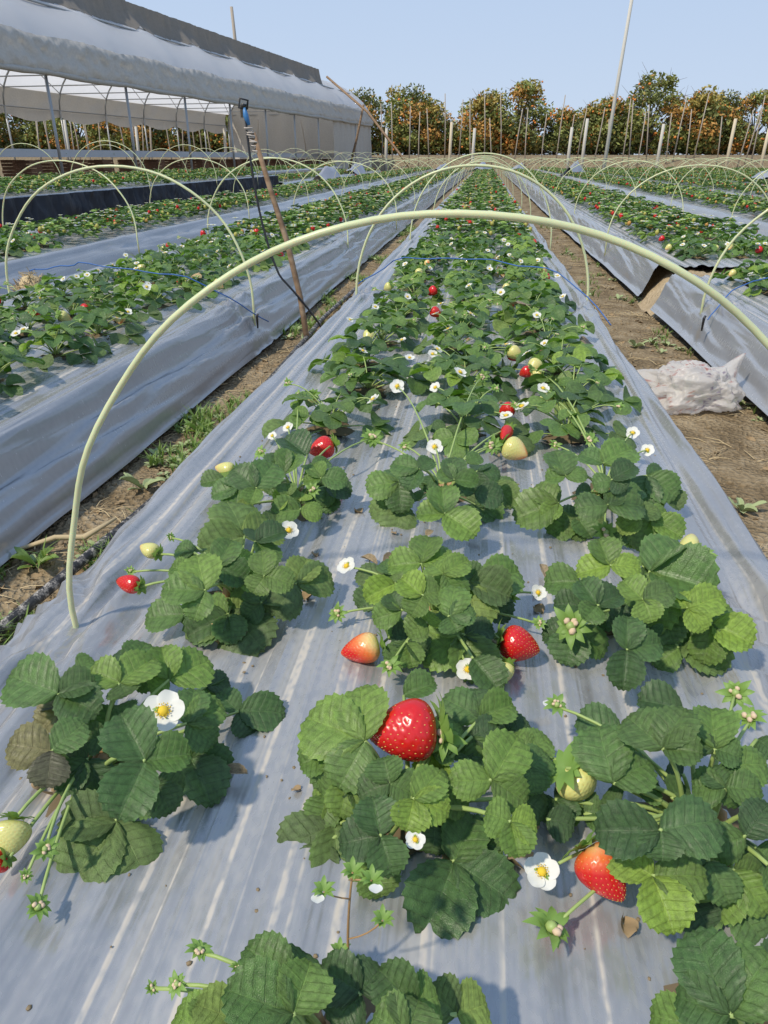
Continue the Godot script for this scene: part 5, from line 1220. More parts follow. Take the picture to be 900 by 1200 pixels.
# plants of the first rows, leaf by leaf
func build_near_plants() -> void:
	var labels := {
		"LA": "strawberry plant with an open white flower, a purple leaf and a pale berry",
		"MA": "strawberry plant carrying one large glossy red berry on top of its leaves",
		"RA": "strawberry plant with a half red berry and a pale green berry beside a white flower",
		"BB": "strawberry plant with several budding stalks beside a thin flowering weed",
		"BR": "strawberry plant with one very large dark leaf at the bed's near end",
		"LB": "strawberry plant with a red berry hanging towards the black pipe and a dried leaf",
		"MB": "strawberry plant between an orange berry and a round red berry",
		"RB": "leafy strawberry plant with a large green flower head and no red berry",
		"LC": "strawberry plant with a red berry and a yellow berry beside the furrow",
		"MC": "strawberry plant with a big pale peach berry at its side",
		"RC": "dense bushy strawberry plant with a star shaped flower head opposite the bag"}
	var roots := {}
	for id in NEAR:
		var d: Array = NEAR[id]
		var crown := v3(d[0])
		crown.y = BED_TOP + 0.004
		var p := base("strawberry_plant", crown)
		tag(p, labels[id], "strawberry plant", "strawberry plants in rows on the beds")
		roots[id] = p
		var st := start()
		blob(st, Vector3(0, 0.004, 0), Vector3(0.016, 0.018, 0.016), 4, 7)
		for k in 5:
			var a := k * 1.3
			blob(st, Vector3(cos(a) * 0.012, 0.014, sin(a) * 0.012), Vector3(0.007, 0.014, 0.007), 4, 5)
		part("crown", done(st), M.stem_red, p)
		var hole := part("planting_hole", hole_mesh, M.hole, p)
		hole.rotation.y = rng.randf() * TAU
		var li := 0
		for lf in d[1]:
			var hub := v3(lf[1]) - crown
			var st2 := start()
			var out := Vector3(hub.x, 0, hub.z)
			var from := out.normalized() * minf(0.012, out.length()) + Vector3.UP * 0.008
			var mid := from.lerp(hub, 0.35) + Vector3.UP * hub.y * 0.35
			tube(st2, curve(from, mid, hub, 7), [0.0024, 0.0022, 0.002, 0.0019, 0.0018, 0.0017, 0.0016, 0.0015], 6)
			var leaf := part("leaf", done(st2), M.stem, p)
			if lf[0] == 5: leaf.set_meta("label", "leaf with purple brown margins")
			if lf[0] == 6: leaf.set_meta("label", "withered yellow brown leaf")
			for t in lf[2]:
				var tip := v3(t) - crown
				var n := Vector3(t[3], t[4], t[5])
				var l := (tip - hub).length()
				var tone: int = lf[0] if not (lf[0] == 5 and t == lf[2][-1]) else 0
				var o := part("leaflet", leaflets_fine[(li * 3 + int(l * 1e4)) % 8], M[tone_names[tone] + str((li + int(l * 1e5)) % 3)], leaf)
				o.transform = along(hub, tip, n, maxf(l, 0.030) * t[6] * 1.10)
				li += 1
	for it in ITEMS:
		var p: Node3D = roots[it[0]]
		var at := v3(it[3]) - p.position
		if it[1] == 0:
			var tip := v3(it[4]) - p.position
			add_berry(p, at, tip, it[5], it[2], true)
			add_stalk(p, Vector3(0, 0.02, 0), at + (at - tip).normalized() * 0.002, 0.0016, M.stem)
		else:
			var up := v3(it[4])
			if it[1] == 1: add_flower(p, at, up, it[5])
			else: add_spent(p, at, up, it[5])
			add_stalk(p, Vector3(0, 0.02, 0), at - up * it[5] * 0.08, 0.0014, M.stem)

func leafy_plant(at: Vector3, sd: int) -> Node3D:
	var r := RandomNumberGenerator.new()
	r.seed = sd
	var p := base("strawberry_plant", at)
	var n := r.randi_range(12, 16)
	var size := r.randf_range(0.74, 0.98)
	var hole := part("planting_hole", hole_mesh, M.hole, p)
	hole.rotation.y = r.randf() * TAU
	for k in n:
		var t := float(k) / n
		var ring := 0 if t < 0.27 else (1 if t < 0.68 else 2)
		var mesh: ArrayMesh = leaf_whole[ring + 3 * (r.randi() % 4)]
		var o := part("leaf", mesh, null, p)
		o.basis = Basis(Vector3.UP, k * 2.39996 + r.randf_range(-0.35, 0.35)) * Basis(Vector3.RIGHT, r.randf_range(-0.12, 0.12))
		o.scale = Vector3.ONE * size * r.randf_range(0.82, 1.12)
		var tone: int = [0, 0, 1, 2, 3, 0, 2, 1][r.randi() % 8]
		if ring == 2 and r.randf() < 0.45: tone = 4
		if r.randf() < 0.008: tone = 6
		o.set_surface_override_material(0, M[tone_names[tone] + str(r.randi() % 3)])
	return p

func dress_plant(p: Node3D, r: RandomNumberGenerator, flowers: int, fruit: Array, fine: bool) -> void:
	for k in flowers:
		var a := r.randf() * TAU
		var at := Vector3(sin(a) * 0.09, r.randf_range(0.058, 0.082), cos(a) * 0.09)
		if r.randf() < 0.55: add_flower(p, at, Vector3(r.randf_range(-0.8, 0.8), 1, r.randf_range(-0.3, 0.8)), r.randf_range(0.011, 0.015))
		else: add_spent(p, at, Vector3(r.randf_range(-0.4, 0.4), 1, 0.4), r.randf_range(0.010, 0.014))
		add_stalk(p, Vector3(0, 0.02, 0), at, 0.0012, M.stem)
	for ripe in fruit:
		var a := r.randf() * TAU
		var at := Vector3(sin(a) * 0.10, r.randf_range(0.038, 0.062), cos(a) * 0.10)
		var l := r.randf_range(0.030, 0.044)
		add_berry(p, at, at + Vector3(sin(a) * 0.8, -0.5, cos(a) * 0.8).normalized() * l, l * 0.42, ripe, fine)
		add_stalk(p, Vector3(0, 0.02, 0), at, 0.0012, M.stem)

func build_rows() -> void:
	var r := RandomNumberGenerator.new()
	r.seed = 5150
	var spots := []
	for i in BEDS.size():
		var b: Array = BEDS[i]
		for row in 3:
			var z: float = (b[5] - 0.1) if i > 0 else -1.22
			z -= r.randf_range(0.0, 0.1)
			while z > b[6] + 0.5:
				var x: float = b[1] + (row - 1) * 0.215 + r.randf_range(-0.025, 0.025)
				if not (i == 2 and z < -3.35 and z > -3.98):
					spots.append([Vector3(x, b[7] + 0.006, z), i, row])
				z -= (0.235 if z > -9.0 else 0.27) + r.randf_range(-0.03, 0.03)
	# distance decides how much of a plant the photograph shows
	var cam: Camera3D = get_node("camera")
	var inv := cam.global_transform.affine_inverse() if cam.is_inside_tree() else cam.transform.affine_inverse()
	var ty := tan(deg_to_rad(cam.fov) * 0.5)
	var seen := []
	var rest := []
	for s in spots:
		var q: Vector3 = inv * (s[0] + Vector3(0, 0.08, 0))
		var d := -q.z
		var inside := d > 0.2 and absf(q.x) < d * ty * 0.75 + 0.14 and absf(q.y) < d * ty + 0.14
		if inside: seen.append([d, s])
		else: rest.append(s)
	seen.sort_custom(func(a, b): return a[0] < b[0])
	var bed_words := {0: "middle bed", 1: "sprinkler stake bed", 2: "bed behind the bag", 3: "second sprinkler side bed", 4: "second bag side bed"}
	var row_words := ["greenhouse side row of the ", "centre row of the ", "outer row of the "]
	var k := 0
	for e in seen:
		var s: Array = e[1]
		if k >= 285:
			rest.append(s)
			continue
		var p: Node3D
		var what := "leafy strawberry plant"
		if e[0] < 4.3:
			p = leafy_plant(s[0], 3000 + k)
			var fruit := []
			var roll := r.randf()
			if roll < 0.18: fruit = [1.0]
			elif roll < 0.34: fruit = [0.25]
			elif roll < 0.42: fruit = [0.5]
			elif roll < 0.50: fruit = [1.0, 0.3]
			dress_plant(p, r, r.randi_range(1, 4), fruit, e[0] < 2.4)
			if fruit.has(1.0): what = "strawberry plant bearing a ripe red berry"
			elif fruit.size(): what = "strawberry plant bearing an unripe berry"
		else:
			p = base("strawberry_plant", s[0])
			var o := part("foliage", far_plants[r.randi() % 8], M.far, p)
			o.rotation.y = r.randf() * TAU
			o.scale = Vector3.ONE * r.randf_range(0.85, 1.08)
			if r.randf() < 0.26:
				var a := r.randf_range(-1.8, 1.8)
				var at := Vector3(sin(a) * 0.125, r.randf_range(0.06, 0.085), cos(a) * 0.12)
				add_berry(p, at, at + Vector3(sin(a) * 0.6, -0.7, cos(a) * 0.6) * 0.038, 0.017, 1.0, false)
				what = "strawberry plant bearing a ripe red berry"
			else:
				what = "small bushy strawberry plant"
		p.rotation.y = 0.0
		tag(p, what + ", " + row_words[s[2]] + bed_words.get(s[1], "outer beds"), "strawberry plant", "strawberry plants in rows on the beds")
		k += 1
	var mass := Node3D.new()
	mass.name = "strawberry_plants"
	add_child(mass)
	tag(mass, "far strawberry plants merging into green rows on the beds", "strawberry plants", "", "stuff")
	for v in 8:
		var mine := []
		for i in rest.size():
			if i % 8 == v: mine.append(rest[i][0])
		var mm := MultiMesh.new()
		mm.transform_format = MultiMesh.TRANSFORM_3D
		mm.mesh = far_plants[v]
		mm.instance_count = mine.size()
		for i in mine.size():
			var size := r.randf_range(0.85, 1.1)
			mm.set_instance_transform(i, Transform3D(Basis(Vector3.UP, r.randf() * TAU).scaled(Vector3(size, size * r.randf_range(0.85, 1.1), size)), mine[i]))
		var mi := MultiMeshInstance3D.new()
		mi.name = "plant_rows"
		mi.multimesh = mm
		mi.material_override = M.far
		mi.set_meta("kind", "stuff")
		mass.add_child(mi, true)

# ---------------------------------------------------------------- greenhouse
const GA := Vector3(0.0995, 0, -0.995)
const GN := Vector3(-0.995, 0, -0.0995)
const G0 := Vector3(-10.26, 0, -2.0)
const GL := 41.0

func gp(t: float, w: float, y: float) -> Vector3:
	return G0 + GA * t + GN * w + Vector3.UP * y

func arch(t: float, deg: float, off := 0.0) -> Vector3:
	var f := deg_to_rad(deg)
	return gp(t, 4.0 - (4.0 + off) * cos(f), 2.2 + (2.2 + off) * sin(f))

func rod(parent: Node, called: String, a: Vector3, b: Vector3, r: float, m: Material, sides := 6) -> MeshInstance3D:
	var st := start()
	tube(st, [a, b], r, sides)
	return part(called, done(st), m, parent)

func build_greenhouse() -> void:
	var g := base("greenhouse", Vector3.ZERO)
	tag(g, "open sided plastic greenhouse with grey shade net rolls along eave and ridge", "greenhouse")
	var bays := int(GL / 3.0)
	for k in bays + 1:
		var t := GL - k * 3.0
		var st := start()
		var pts := []
		for i in 25: pts.append(arch(t, i * 7.5))
		tube(st, pts, 0.028, 6)
		part("arch_pipe", done(st), M.steel, g)
		rod(g, "post", gp(t, 0, -0.05), gp(t, 0, 2.2), 0.032, M.steel)
		rod(g, "post", gp(t, 8, -0.05), gp(t, 8, 2.2), 0.032, M.steel)
		rod(g, "tie_bar", arch(t, 14), arch(t, 166), 0.018, M.steel, 5)
		if k < bays:
			rod(g, "brace", arch(t, 14), arch(t - 3.0, 40), 0.015, M.steel, 5)
			rod(g, "brace", arch(t, 166), arch(t - 3.0, 140), 0.015, M.steel, 5)
	for d in [0.0, 40.0, 90.0, 140.0, 180.0]:
		rod(g, "purlin", arch(-0.5, d), arch(GL + 0.1, d), 0.024, M.steel)
	var st := start()
	sheet(st, 164, 22, func(u, v):
		var t: float = v * (GL + 0.3)
		var bay: float = fposmod((GL - t) / 3.0, 1.0)
		return arch(t, 14.0 + 152.0 * u, 0.05 - 0.16 * sin(bay * PI) * sin(u * PI) + nz.get_noise_2d(t * 40.0, u * 200.0) * 0.02))
	part("roof_film", done(st), M.roof_film, g)
	# rolled shade net along the near eave: an upper fold and a lower roll
	st = start()
	sheet(st, 520, 12, func(u, v):
		var t: float = v * (GL + 0.2)
		var bay: float = fposmod((GL - t) / 3.0, 1.0)
		var sag: float = sin(bay * PI)
		var bulge: float = 0.07 + 0.04 * sin(u * PI) + 0.03 * sin(u * 9.0) + nz.get_noise_2d(t * 130.0 + u * 90.0, u * 40.0) * 0.08 + (0.3 - absf(nz.get_noise_2d(t * 420.0 + u * 160.0, u * 25.0))) * 0.07
		var y: float = 2.16 + u * (0.66 + 0.06 * sag) - 0.05 * sag * (1.0 - u)
		var p := gp(t, 4.0 - 4.0 * cos(asin(clampf((y - 2.2) / 2.2, 0.0, 1.0))), y)
		return p - GN * bulge)
	part("eave_net", done(st), M.net, g)
	st = start()
	var roll := []
	var rr := []
	for i in 110:
		var t := GL * i / 109.0
		roll.append(gp(t, -0.10, 2.18 - 0.03 * sin(fposmod((GL - t) / 3.0, 1.0) * PI)))
		rr.append(0.055 + nz.get_noise_1d(t * 90.0) * 0.03)
	tube(st, roll, rr, 8)
	part("net_roll", done(st), M.net, g)
	# vent flap along the ridge
	st = start()
	sheet(st, 420, 10, func(u, v):
		var t: float = v * (GL - 4.2)
		var bay: float = fposmod((GL - t) / 3.0, 1.0)
		var low: float = 3.55 + 0.16 * cos(bay * TAU) + nz.get_noise_1d(t * 60.0) * 0.1
		return gp(t, 0.98 + 0.42 * u + 0.10 * sin(u * PI) + nz.get_noise_2d(t * 120.0, u * 30.0) * 0.06 + (0.3 - absf(nz.get_noise_2d(t * 260.0, u * 20.0))) * 0.09, lerpf(low, 4.36, u)))
	part("ridge_flap", done(st), M.dark_net, g)
	# half lowered net on the far side
	st = start()
	sheet(st, 200, 10, func(u, v):
		var t: float = v * GL
		var bay: float = fposmod((GL - t) / 3.0, 1.0)
		var low: float = 2.0 - 0.20 * sin(bay * PI)
		return gp(t, 8.06 + 0.10 * sin(u * PI) + nz.get_noise_2d(t * 90.0, u * 60.0) * 0.08, lerpf(low, 2.85, u)))
	part("side_net", done(st), M.net, g)
	# closed end and the last bays of the near side
	st = start()
	sheet(st, 14, 40, func(u, v):
		var w: float = u * 8.0
		var h: float = 2.2 + 2.2 * sqrt(maxf(0.0, 1.0 - pow((w - 4.0) / 4.0, 2.0)))
		return gp(GL + 0.06 * sin(w * 5.0) + nz.get_noise_2d(w * 70.0, v * 40.0) * 0.08, w, v * h))
	part("end_net", done(st), M.net, g)
	st = start()
	sheet(st, 60, 8, func(u, v):
		var t: float = GL - 7.0 * v
		return gp(t, -0.03 + 0.05 * sin(t * 7.0) + nz.get_noise_2d(t * 80.0, u * 50.0) * 0.06, 0.05 + u * 2.1))
	part("side_net", done(st), M.net, g)
	# benches inside: troughs on brick piers
	var pier := start()
	for c in 7:
		for k in 2:
			var off := 0.01 * sin(c * 3.7 + k)
			if c % 2 == 0: box(pier, Vector3((k - 0.5) * 0.225 + off, 0.045 + c * 0.085, 0), Vector3(0.215, 0.075, 0.42))
			else: box(pier, Vector3(off, 0.045 + c * 0.085, (k - 0.5) * 0.225), Vector3(0.44, 0.075, 0.215))
	var pier_mesh := done(pier)
	for row in 2:
		var w: float = [1.6, 4.2][row]
		var s := start()
		box(s, gp(20.0, w, 0.69), Vector3(0.50, 0.03, 38.0), Basis.looking_at(GA))
		for sd in [-1.0, 1.0]:
			box(s, gp(20.0, w + sd * 0.255, 0.74), Vector3(0.02, 0.16, 38.0), Basis.looking_at(GA))
		var tr := top("planting_trough", done(s), M.gutter)
		tag(tr, ["long white planting trough on brick piers along the open greenhouse side", "long white planting trough on brick piers in the middle of the greenhouse"][row], "trough", "planting troughs in the greenhouse")
		var t := 2.0
		while t < 38.5:
			var p := top("brick_pier", pier_mesh, M.brick, gp(t, w, 0.0))
			p.rotation.y = atan2(-GA.x, -GA.z) + rng.randf_range(-0.06, 0.06)
			tag(p, ["loose brick pier carrying the trough along the open greenhouse side", "loose brick pier carrying the trough in the middle of the greenhouse"][row], "brick pier", ["brick piers under the outer trough", "brick piers under the middle trough"][row])
			t += 1.45

func build_bench_plants() -> void:
	var r := RandomNumberGenerator.new()
	r.seed = 66
	var mm := MultiMesh.new()
	mm.transform_format = MultiMesh.TRANSFORM_3D
	mm.mesh = far_plants[3]
	mm.instance_count = 2 * 2 * 150
	for i in mm.instance_count:
		var row := i % 2
		var size := r.randf_range(0.7, 1.0)
		mm.set_instance_transform(i, Transform3D(Basis(Vector3.UP, r.randf() * TAU).scaled(Vector3.ONE * size), gp(1.5 + (i / 4) * 0.25, [1.6, 4.2][row] + ((i / 2) % 2 - 0.5) * 0.25, 0.72)))
	var mi := MultiMeshInstance3D.new()
	mi.name = "trough_plants"
	mi.multimesh = mm
	mi.material_override = M.far
	add_child(mi)
	tag(mi, "low green strawberry plants filling the greenhouse troughs", "strawberry plants", "", "stuff")

# ---------------------------------------------------------------- far edge: posts, stakes, orange trees
func tree_meshes(sd: int, tall: float, wide: float, bare: float) -> Array:
	var r := RandomNumberGenerator.new()
	r.seed = sd
	var trunk := start()
	var crown := start()
	var fruit := start()
	tube(trunk, [Vector3(0, -0.1, 0), Vector3(0.05, 0.6, 0.02), Vector3(0.02, 1.3, 0.06)], [0.13, 0.10, 0.08], 7)
	var clumps := []
	for k in 17:
		var a := k * 2.4 + r.randf_range(-0.4, 0.4)
		var t := (k + 0.5) / 17.0
		var rad := wide * (0.35 + 0.55 * sin(PI * clampf(t * 0.85 + 0.12, 0, 1))) * r.randf_range(0.7, 1.05)
		var c := Vector3(cos(a) * rad, 0.35 + (tall - 0.95) * t + r.randf_range(-0.2, 0.3), sin(a) * rad)
		if k > 14: c = Vector3(r.randf_range(-0.5, 0.5) * wide, tall - 0.6, r.randf_range(-0.5, 0.5) * wide)
		clumps.append([c, r.randf_range(0.55, 0.95)])
		tube(trunk, curve(Vector3(0.02, 0.5 + 0.8 * t, 0.03), Vector3(c.x * 0.4, c.y * 0.75, c.z * 0.4), c, 5), [0.06, 0.05, 0.04, 0.03, 0.022, 0.014], 5)
		for q in 4:
			var d := Vector3(r.randf_range(-1, 1), r.randf_range(0.1, 1.4), r.randf_range(-1, 1)).normalized() * r.randf_range(0.5, 1.0) * (1.0 + bare)
			tube(trunk, [c, c + d * 0.5 + Vector3(0.04, 0, 0.03), c + d], [0.014, 0.010, 0.005], 4)
	var tones := [Color(0.200, 0.215, 0.065), Color(0.150, 0.170, 0.060), Color(0.120, 0.135, 0.050), Color(0.34, 0.270, 0.080), Color(0.42, 0.230, 0.070), Color(0.23, 0.255, 0.080)]
	for cl in clumps:
		var cc: Vector3 = cl[0]
		var n := int(r.randf_range(240, 420) * (1.0 - 0.5 * bare))
		var tone: int = [0, 1, 2, 5, 0, 3, 1, 4][r.randi() % 8]
		for q in n:
			var d: Vector3 = Vector3(r.randfn(), r.randfn() * 0.8, r.randfn()).normalized() * pow(r.randf(), 0.45) * cl[1]
			var p: Vector3 = cc + d
			if p.y < 0.0: continue
			var x := Vector3(r.randfn(), r.randfn(), r.randfn()).normalized()
			var y := x.cross(Vector3(r.randfn(), r.randfn(), r.randfn())).normalized()
			var s := r.randf_range(0.08, 0.16)
			var col: Color = tones[tone if r.randf() < 0.75 else r.randi() % 6] * r.randf_range(1.0, 1.5)
			crown.set_color(col)
			tri(crown, p - x * s, p + y * s * 0.45, p + x * s)
			tri(crown, p - x * s, p + x * s, p - y * s * 0.45)
		if r.randf() < 0.5:
			for q in r.randi_range(2, 16):
				var d: Vector3 = Vector3(r.randfn(), r.randfn() - 0.2, r.randfn() * 0.6 + 0.6).normalized() * cl[1] * r.randf_range(0.75, 1.05)
				blob(fruit, cc + d, Vector3.ONE * r.randf_range(0.06, 0.085), 4, 6)
	return [done(trunk), done(crown), done(fruit)]

func build_far_edge() -> void:
	var kinds := [tree_meshes(1, 4.4, 1.5, 0.0), tree_meshes(2, 3.6, 1.3, 0.1), tree_meshes(3, 4.6, 1.7, 0.0), tree_meshes(4, 4.8, 1.6, 0.5), tree_meshes(5, 3.4, 1.7, 0.0)]
	var words := ["rounded orange tree full of fruit behind the stakes", "small open orange tree behind the stakes", "broad tall orange tree heavy with fruit behind the stakes", "thinly leaved orange tree with bare twigs on top", "low spreading orange tree behind the stakes"]
	var spots := [[-8.1, 0, 0.95], [-4.9, 0, 1.02], [-3.4, 1, 0.98], [-1.9, 4, 0.62], [0.0, 1, 1.05], [1.6, 2, 1.0], [4.9, 4, 0.85], [6.4, 1, 0.90], [7.7, 4, 1.02], [9.5, 3, 1.02], [12.4, 1, 1.08], [13.9, 0, 0.92], [15.6, 2, 0.85], [17.8, 0, 0.9], [20.2, 4, 1.1], [22.5, 2, 0.9],
		[-10.4, 4, 1.0], [-12.8, 2, 0.8], [-15.2, 0, 0.85], [-17.4, 4, 1.05], [-19.8, 2, 0.85], [-22.2, 1, 1.05], [-24.6, 0, 0.9], [-27.0, 2, 0.85], [-29.6, 4, 1.1], [-32.2, 0, 0.95], [-35.0, 2, 0.9]]
	var i := 0
	for s in spots:
		var z := -51.0 + rng.randf_range(-1.2, 1.2)
		var t := base("orange_tree", Vector3(s[0] + rng.randf_range(-0.2, 0.2), ground_y(s[0], z), z))
		t.rotation.y = rng.randf_range(-0.5, 0.5)
		t.scale = Vector3(1.02, 0.86, 1.02) * s[2] * rng.randf_range(0.97, 1.03)
		part("trunk", kinds[s[1]][0], M.bark, t)
		part("crown", kinds[s[1]][1], M.tree_leaf, t)
		var f := part("oranges", kinds[s[1]][2], M.orange, t)
		f.set_meta("kind", "stuff")
		tag(t, words[s[1]], "orange tree", "orange trees along the field's far edge")
		i += 1
	# a second, darker rank closes the gaps low down
	for k in 26:
		var x := -38.0 + k * 2.5
		var z := -55.5 + rng.randf_range(-1, 1)
		var t := base("orange_tree", Vector3(x, ground_y(x, z), z))
		t.rotation.y = rng.randf() * TAU
		t.scale = Vector3(1.1, 0.44, 1.1)
		part("trunk", kinds[4][0], M.bark, t)
		part("crown", kinds[4][1], M.tree_leaf, t)
		tag(t, "low dark tree in the second rank behind the fruiting orange trees", "orange tree", "second rank of trees")
	# thin stakes
	var x := -26.0
	while x < 19.0:
		var z := -43.4 + rng.randf_range(-1.4, 1.4)
		var h := rng.randf_range(2.1, 3.2)
		var st := start()
		var lean := Vector3(rng.randf_range(-0.30, 0.30), 0, rng.randf_range(-0.2, 0.2))
		tube(st, [Vector3(0, -0.2, 0), lean * 0.5 + Vector3(rng.randf_range(-0.03, 0.03), h * 0.5, 0), lean + Vector3.UP * h], [0.036, 0.032, 0.026], 6)
		var o := top("wooden_stake", done(st), M.pale_wood, Vector3(x, ground_y(x, z), z))
		tag(o, "thin weathered wooden stake standing in the row before the orange trees", "stake", "wooden stakes before the orange trees")
		x += rng.randf_range(0.35, 0.95)
	# stout posts
	var n := 0
	for p in [[-22.8, 2.5], [-18.8, 2.16], [-13.9, 2.06], [-5.24, 2.02], [-1.9, 2.28], [-0.72, 2.0], [4.13, 2.02], [4.84, 2.4], [8.55, 2.15], [11.9, 2.36], [13.55, 1.95]]:
		var st := start()
		var y := ground_y(p[0], -42.0)
		tube(st, [Vector3(0, -0.2, 0), Vector3(0.02, (p[1] - y) * 0.5, 0), Vector3(0.05, p[1] - y, 0)], [0.085, 0.08, 0.075], 10)
		var cream: bool = n in [4, 9, 10]
		var o := top("fence_post", done(st), M.cream_post if cream else M.whitewash, Vector3(p[0], y, -42.0))
		tag(o, "stout cream coloured post among the thin stakes" if cream else "stout whitewashed post among the thin stakes", "post", "stout posts along the far edge")
		n += 1
	var st := start()
	tube(st, [Vector3(3.96, -0.1, -28.0), Vector3(4.08, 2.6, -28.0), Vector3(4.24, 5.6, -28.0)], [0.062, 0.058, 0.05], 8)
	tag(top("tall_pole", done(st), M.whitewash), "very tall thin white pole leaning slightly above the trees", "pole")
	st = start()
	tube(st, [Vector3(-7.5, 4.0, -38.2), Vector3(-5.3, 2.45, -36.1), Vector3(-2.95, 0.0, -33.9)], [0.05, 0.055, 0.06], 7)
	tag(top("prop_pole", done(st), M.wood), "long wooden pole propped slanting against the greenhouse end", "pole")
	st = start()
	tube(st, [Vector3(-5.62, 2.8, -37.0), Vector3(-6.0, 1.4, -37.2), Vector3(-6.45, 0.0, -37.4)], [0.05, 0.055, 0.06], 7)
	tag(top("prop_pole", done(st), M.wood), "short dark wooden pole crossing the slanting prop by the greenhouse", "pole")
	st = start()
	tube(st, [Vector3(-9.15, 2.0, -30.0), Vector3(-9.2, 4.3, -30.0), Vector3(-9.25, 5.45, -30.0)], [0.06, 0.06, 0.055], 7)
	tag(top("wooden_mast", done(st), M.pale_wood), "bare wooden mast rising above the greenhouse ridge", "pole")
	# film gathered at the bed ends
	var bundles := [[-0.2, -30.5, 0.8, 0.35], [-1.5, -27.0, 0.5, 0.30], [1.2, -31.0, 0.7, 0.30], [-3.6, -18.0, 0.45, 0.32], [-4.0, -24.5, 0.5, 0.35], [5.6, -17.0, 0.8, 0.30], [6.8, -18.5, 0.7, 0.35], [2.5, -24.0, 0.6, 0.4]]
	var at_words := ["at the far end of the middle bed", "at the far end of the sprinkler stake bed", "at the far end of the bed behind the bag", "at the end of the black sided bed", "beside the greenhouse closed end", "lying across the fourth bed past the bag", "lying across the fifth bed past the bag", "at the end of the second bed past the bag"]
	for k in bundles.size():
		var b: Array = bundles[k]
		var s2 := start()
		sheet(s2, 14, 14, func(u, v):
			var px: float = (u - 0.5) * b[2]
			var pz: float = (v - 0.5) * 0.9
			var py: float = b[3] * (1.0 - absf(px) * 2.0 / b[2]) * (0.55 + 0.45 * sin(v * PI)) + nz.get_noise_2d(px * 130.0 + k * 90.0, pz * 130.0) * 0.12
			return Vector3(px + 0.15 * sin(v * 4.0), maxf(py, 0.0) + 0.15, pz))
		var o := top("film_bundle", done(s2), M.mulch_plain, Vector3(b[0], 0.0, b[1]))
		tag(o, "folded silver film " + at_words[k], "film", "folded film at the bed ends")

# ---------------------------------------------------------------- things in the furrows
func scatter(called: String, mesh: Mesh, m: Material, places: Array, lo: float, hi: float, label: String, category: String, flat := true) -> void:
	var r := RandomNumberGenerator.new()
	r.seed = called.hash()
	var mm := MultiMesh.new()
	mm.transform_format = MultiMesh.TRANSFORM_3D
	mm.mesh = mesh
	mm.instance_count = places.size()
	for i in places.size():
		var s := r.randf_range(lo, hi)
		var b := Basis(Vector3.UP, r.randf() * TAU)
		if not flat: b = b * Basis(Vector3.RIGHT, r.randf_range(-0.5, 0.5)) * Basis(Vector3.BACK, r.randf_range(-0.5, 0.5))
		mm.set_instance_transform(i, Transform3D(b.scaled(Vector3(s, s * r.randf_range(0.6, 1.1), s)), places[i]))
	var mi := MultiMeshInstance3D.new()
	mi.name = called
	mi.multimesh = mm
	mi.material_override = m
	add_child(mi)
	tag(mi, label, category, "", "stuff")

func furrow_places(n: int, sd: int, left_share: float, bunch: float) -> Array:
	var r := RandomNumberGenerator.new()
	r.seed = sd
	var out := []
	while out.size() < n:
		var z := -0.25 - pow(r.randf(), 1.6) * 8.0
		var x := r.randf_range(-0.80, -0.58) if r.randf() < left_share else r.randf_range(0.40, 0.80)
		if bunch > 0.0 and nz.get_noise_2d(x * 120.0 + sd, z * 60.0) < bunch * 0.5 - 0.1: continue
		out.append(Vector3(x, ground_y(x, z), z))
	return out

func grass_tuft(sd: int, blades: int) -> ArrayMesh:
	var r := RandomNumberGenerator.new()
	r.seed = sd
	var st := start()
	for k in blades:
		var a := r.randf() * TAU
		var d := Vector3(cos(a), 0, sin(a))
		var s := Vector3(-sin(a), 0, cos(a)) * 0.0022
		var l := r.randf_range(0.03, 0.075)
		var w := d * r.randf_range(0.2, 0.9)
		var p := [Vector3.ZERO, (Vector3.UP + w * 0.4) * l * 0.5, (Vector3.UP * 0.85 + w) * l]
		quad(st, p[0] - s, p[1] - s, p[1] + s, p[0] + s)
		tri(st, p[1] - s, p[2], p[1] + s)
	return done(st)

func rosette(sd: int, n: int, l: float) -> ArrayMesh:
	var r := RandomNumberGenerator.new()
	r.seed = sd
	var st := start()
	for k in n:
		var a := TAU * k / n + r.randf_range(-0.4, 0.4)
		var d := Vector3(cos(a), r.randf_range(0.15, 0.8), sin(a)).normalized()
		var up := (Vector3.UP - d * d.y).normalized()
		var len_ := l * r.randf_range(0.6, 1.2)
		st.append_from(leaflets_low[k % 4], 0, along(d * 0.004, d * len_ + Vector3.UP * 0.006, up, len_ * r.randf_range(0.35, 0.55)))
	return st.commit()

